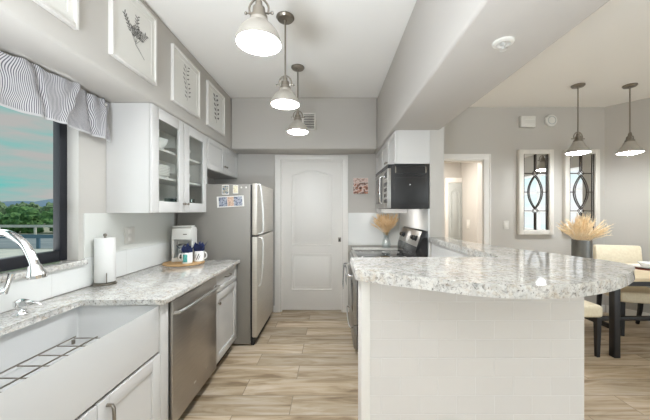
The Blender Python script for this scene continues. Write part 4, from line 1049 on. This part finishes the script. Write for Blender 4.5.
obj('base', MB().lathe([(0, 0), (0.083, 0), (0.083, 0.012), (0.076, 0.03), (0.05, 0.036), (0, 0.037)], (2.98, BW - 0.0005, 2.61), 32, rot), 'plastic', t)
obj('vent_ring', MB().lathe([(0.046, 0.036), (0.048, 0.040), (0.054, 0.040), (0.056, 0.034)], (2.98, BW - 0.0005, 2.61), 28, rot), 'exposed', t)

# ------------------------------------------------------------------ dining table and chairs
TH = 0.76
t = thing('dining_table', 'pale-topped dining table with ebony legs beyond the island', 'table', (3.3, 3.02, 0))
tx0, tx1, ty0, ty1 = 2.60, 4.05, 2.66, 3.42
obj('tabletop', MB().box(tx0, tx1, ty0, ty1, 0.728, TH, 0.005), 'table', t)
obj('apron', MB().box(tx0 + 0.02, tx1 - 0.02, ty0 + 0.01, ty0 + 0.032, 0.685, 0.7278).box(tx0 + 0.02, tx1 - 0.02, ty1 - 0.032, ty1 - 0.01, 0.685, 0.7278)
    .box(tx0 + 0.02, tx0 + 0.042, ty0 + 0.032, ty1 - 0.032, 0.685, 0.7278).box(tx1 - 0.042, tx1 - 0.02, ty0 + 0.032, ty1 - 0.032, 0.685, 0.7278), 'ebony', t, smooth=False)
for x in (2.675, 3.975):
    for y in (2.735, 3.345):
        obj('leg', MB().box(x - 0.029, x + 0.029, y - 0.029, y + 0.029, 0, 0.7278, 0.004), 'ebony', t)
obj('stretcher', MB().box(2.655, 2.695, 2.78, 3.30, 0.25, 0.29, 0.003).box(3.955, 3.995, 2.78, 3.30, 0.25, 0.29, 0.003).box(2.695, 3.955, 2.97, 3.01, 0.25, 0.29, 0.003), 'ebony', t)
def chair(loc, rz, label):
    """faces local -y"""
    t = thing('dining_chair', label, 'chair', loc, rz, 'cream dining chairs round the table')
    obj('seat', MB().box(-0.235, 0.235, -0.25, 0.22, 0.375, 0.49, 0.03, 4), 'cream', t, local=True)
    m = Matrix(((0, 0, 1, 0), (1, 0, 0, 0), (0, 1, 0, 0), (0, 0, 0, 1)))
    obj('backrest', MB().prism([(0.150, 0.40), (0.222, 0.40), (0.285, 0.93), (0.265, 0.955), (0.235, 0.955), (0.215, 0.93)], -0.232, 0.232, 0.015, 3, m), 'cream', t, local=True)
    for s_ in (-1, 1):
        lg = MB().box(s_ * 0.205 - 0.022, s_ * 0.205 + 0.022, -0.235, -0.191, 0, 0.374)
        for v in lg.bm.verts:
            if v.co.z < 0.1: v.co.x += -s_ * 0.004 + (s_ * 0.205 - v.co.x) * 0.35; v.co.y += (-0.213 - v.co.y) * 0.35
        obj('leg', lg, 'ebony', t, local=True, smooth=False)
        lg = MB().tube([(s_ * 0.205, 0.185, 0.374), (s_ * 0.205, 0.20, 0.20), (s_ * 0.207, 0.25, 0.0)], [0.028, 0.024, 0.018], 4)
        obj('leg', lg, 'ebony', t, local=True)
    return t
ch = chair((2.30, 2.94, 0), R(90), 'cream upholstered dining chair at the near end of the table, half hidden behind the island')
ch2 = dup(ch, (3.465, 3.35, 0), R(-16), 'cream upholstered dining chair on the far side of the table, behind the place setting')

# place setting
pxs, pys = 3.42, 3.135
solo('placemat', MB().lathe([(0, 0), (0.19, 0), (0.192, 0.002), (0.19, 0.004), (0, 0.004)], (pxs, pys, TH + 0.0005), 40), 'rust', 'round rust-brown placemat under the white plate on the dining table', 'placemat', (pxs, pys, TH + 0.0005))
solo('plate', MB().lathe([(0, 0), (0.08, 0), (0.14, 0.014), (0.14, 0.017), (0.08, 0.006), (0, 0.005)], (pxs, pys, TH + 0.005), 32), 'china', 'white dinner plate on the rust placemat on the dining table', 'plate', (pxs, pys, TH + 0.005))
solo('bowl', MB().lathe([(0, 0), (0.04, 0), (0.065, 0.025), (0.085, 0.05), (0.082, 0.05), (0.06, 0.027), (0.038, 0.006), (0, 0.005)], (pxs + 0.01, pys, TH + 0.0115), 28), 'china', 'white bowl standing on the plate on the dining table', 'bowl', (pxs + 0.01, pys, TH + 0.0115))
# zinc vase with grass
zx, zy = 2.765, 3.20
t = thing('vase', 'grey zinc cylinder vase on the dining table', 'vase', (zx, zy, TH + 0.0005))
obj('cylinder', MB().lathe([(0, 0), (0.09, 0), (0.09, 0.30), (0.087, 0.302), (0.084, 0.30), (0.084, 0.01), (0, 0.01)], (zx, zy, TH + 0.0005), 32), 'zinc', t)
plumes('dried_grass', (zx, zy), TH + 0.27, 1.37, 0.25, 190, 'straw_p', 'wide pale dried grass bunch in the zinc vase on the dining table', 8, (0.02, 0.0), 0.0030, 0.06, 0.0, 0.42)

# ------------------------------------------------------------------ outside the window
GZ = -0.25
struct('ground', MB().box(-160, -2.2, -40, 140, GZ - 0.5, GZ), 'earth', smooth=False)
struct('road', MB().box(-160, -2.5, 12.5, 17.5, GZ + 0.001, GZ + 0.01), 'asphalt', smooth=False)
struct('kerb', MB().box(-160, -2.5, 17.5, 18.1, GZ + 0.001, GZ + 0.12), 'concrete', smooth=False)
struct('path', MB().box(-160, -2.5, 9.4, 12.3, GZ + 0.001, GZ + 0.02), 'concrete', smooth=False)
def fence(y, x0, x1, h, m, label):
    t = thing('guard_rail', label, 'rail', ((x0 + x1) / 2, y, GZ))
    obj('beam', MB().box(x0, x1, y - 0.03, y + 0.03, GZ + h - 0.16, GZ + h, 0.01), m, t)
    n = int((x1 - x0) / 2.2)
    for i in range(n + 1):
        x = x0 + (x1 - x0) * i / n; obj('post', MB().box(x - 0.06, x + 0.06, y - 0.03 + 0.061, y + 0.10, GZ, GZ + h - 0.02), m, t)
fence(12.4, -22, -8, 0.62, 'navyrail', 'blue-grey roadside rail outside the window, before the road')
fence(18.3, -28, -12, 0.75, 'concrete', 'pale roadside rail outside the window, in front of the hedge')
def bush(x, y, r, h, seed, m, name, label, cat, trunk=0.0, group=None):
    rn = random.Random(seed)
    t = thing(name, label, cat, (x, y, GZ), 0, group)
    mb = MB()
    for i in range(26):
        a = rn.random() * 6.283; q = math.sqrt(rn.random()) * 0.75
        zz = trunk + h * (0.2 + 0.62 * rn.random()) * (1 - 0.35 * q); br = r * (0.28 + 0.16 * rn.random())
        c = Vector((math.cos(a) * r * q, math.sin(a) * r * q, zz))
        vs = bmesh.ops.create_icosphere(mb.bm, subdivisions=3, radius=br, matrix=Matrix.Translation(c))['verts']
        for v in vs:
            d = (v.co - c)
            v.co = c + d * (1 + 0.55 * noise.noise(v.co * 3.2 + Vector((seed, 0, 0))) + 0.35 * noise.noise(v.co * 9))
    obj('foliage', mb, m, t, local=True)
    obj('trunk', MB().tube([(0, 0, 0), (0.05, 0, trunk * 0.6 + h * 0.2), (0, 0, trunk + h * 0.5)], [0.12, 0.09, 0.05], 8), 'toe', t, local=True)
rb = random.Random(4)
spots = [(-17.5, 'leftmost'), (-19.6, ''), (-21.7, ''), (-23.8, ''), (-25.6, '')]
for i in range(6):
    bush(-17.4 - i * 2.75, 21.6, 1.12, 1.75 + 0.25 * (i % 3), 20 + i, 'foliage', 'bush',
         'dark green roadside bush in the row seen through the window', 'bush', 0.0, 'roadside bushes outside the window')
for i in range(6):
    bush(-29.0 - i * 4.7, 36, 1.85, 1.9 + 0.4 * (i % 2), 40 + i, 'foliage2', 'olive_tree',
         'pale green tree in the far row seen through the window', 'tree', 0.6, 'far trees outside the window')
mb = MB()
def hill(u, v):
    x = -760 + 700 * u; y = 420 + 140 * v
    hgt = 26 * (0.5 + 0.5 * noise.noise((u * 9, 0, 0))) + 10 * noise.noise((u * 25, 3, 0)) + 6
    return (x, y, GZ + max(0, hgt) * math.sin(math.pi * min(1, v * 0.5 + 0.0)) * (1 if v > 0 else 0))
mb.grid(hill, 90, 8)
struct('hill', mb, 'hill')
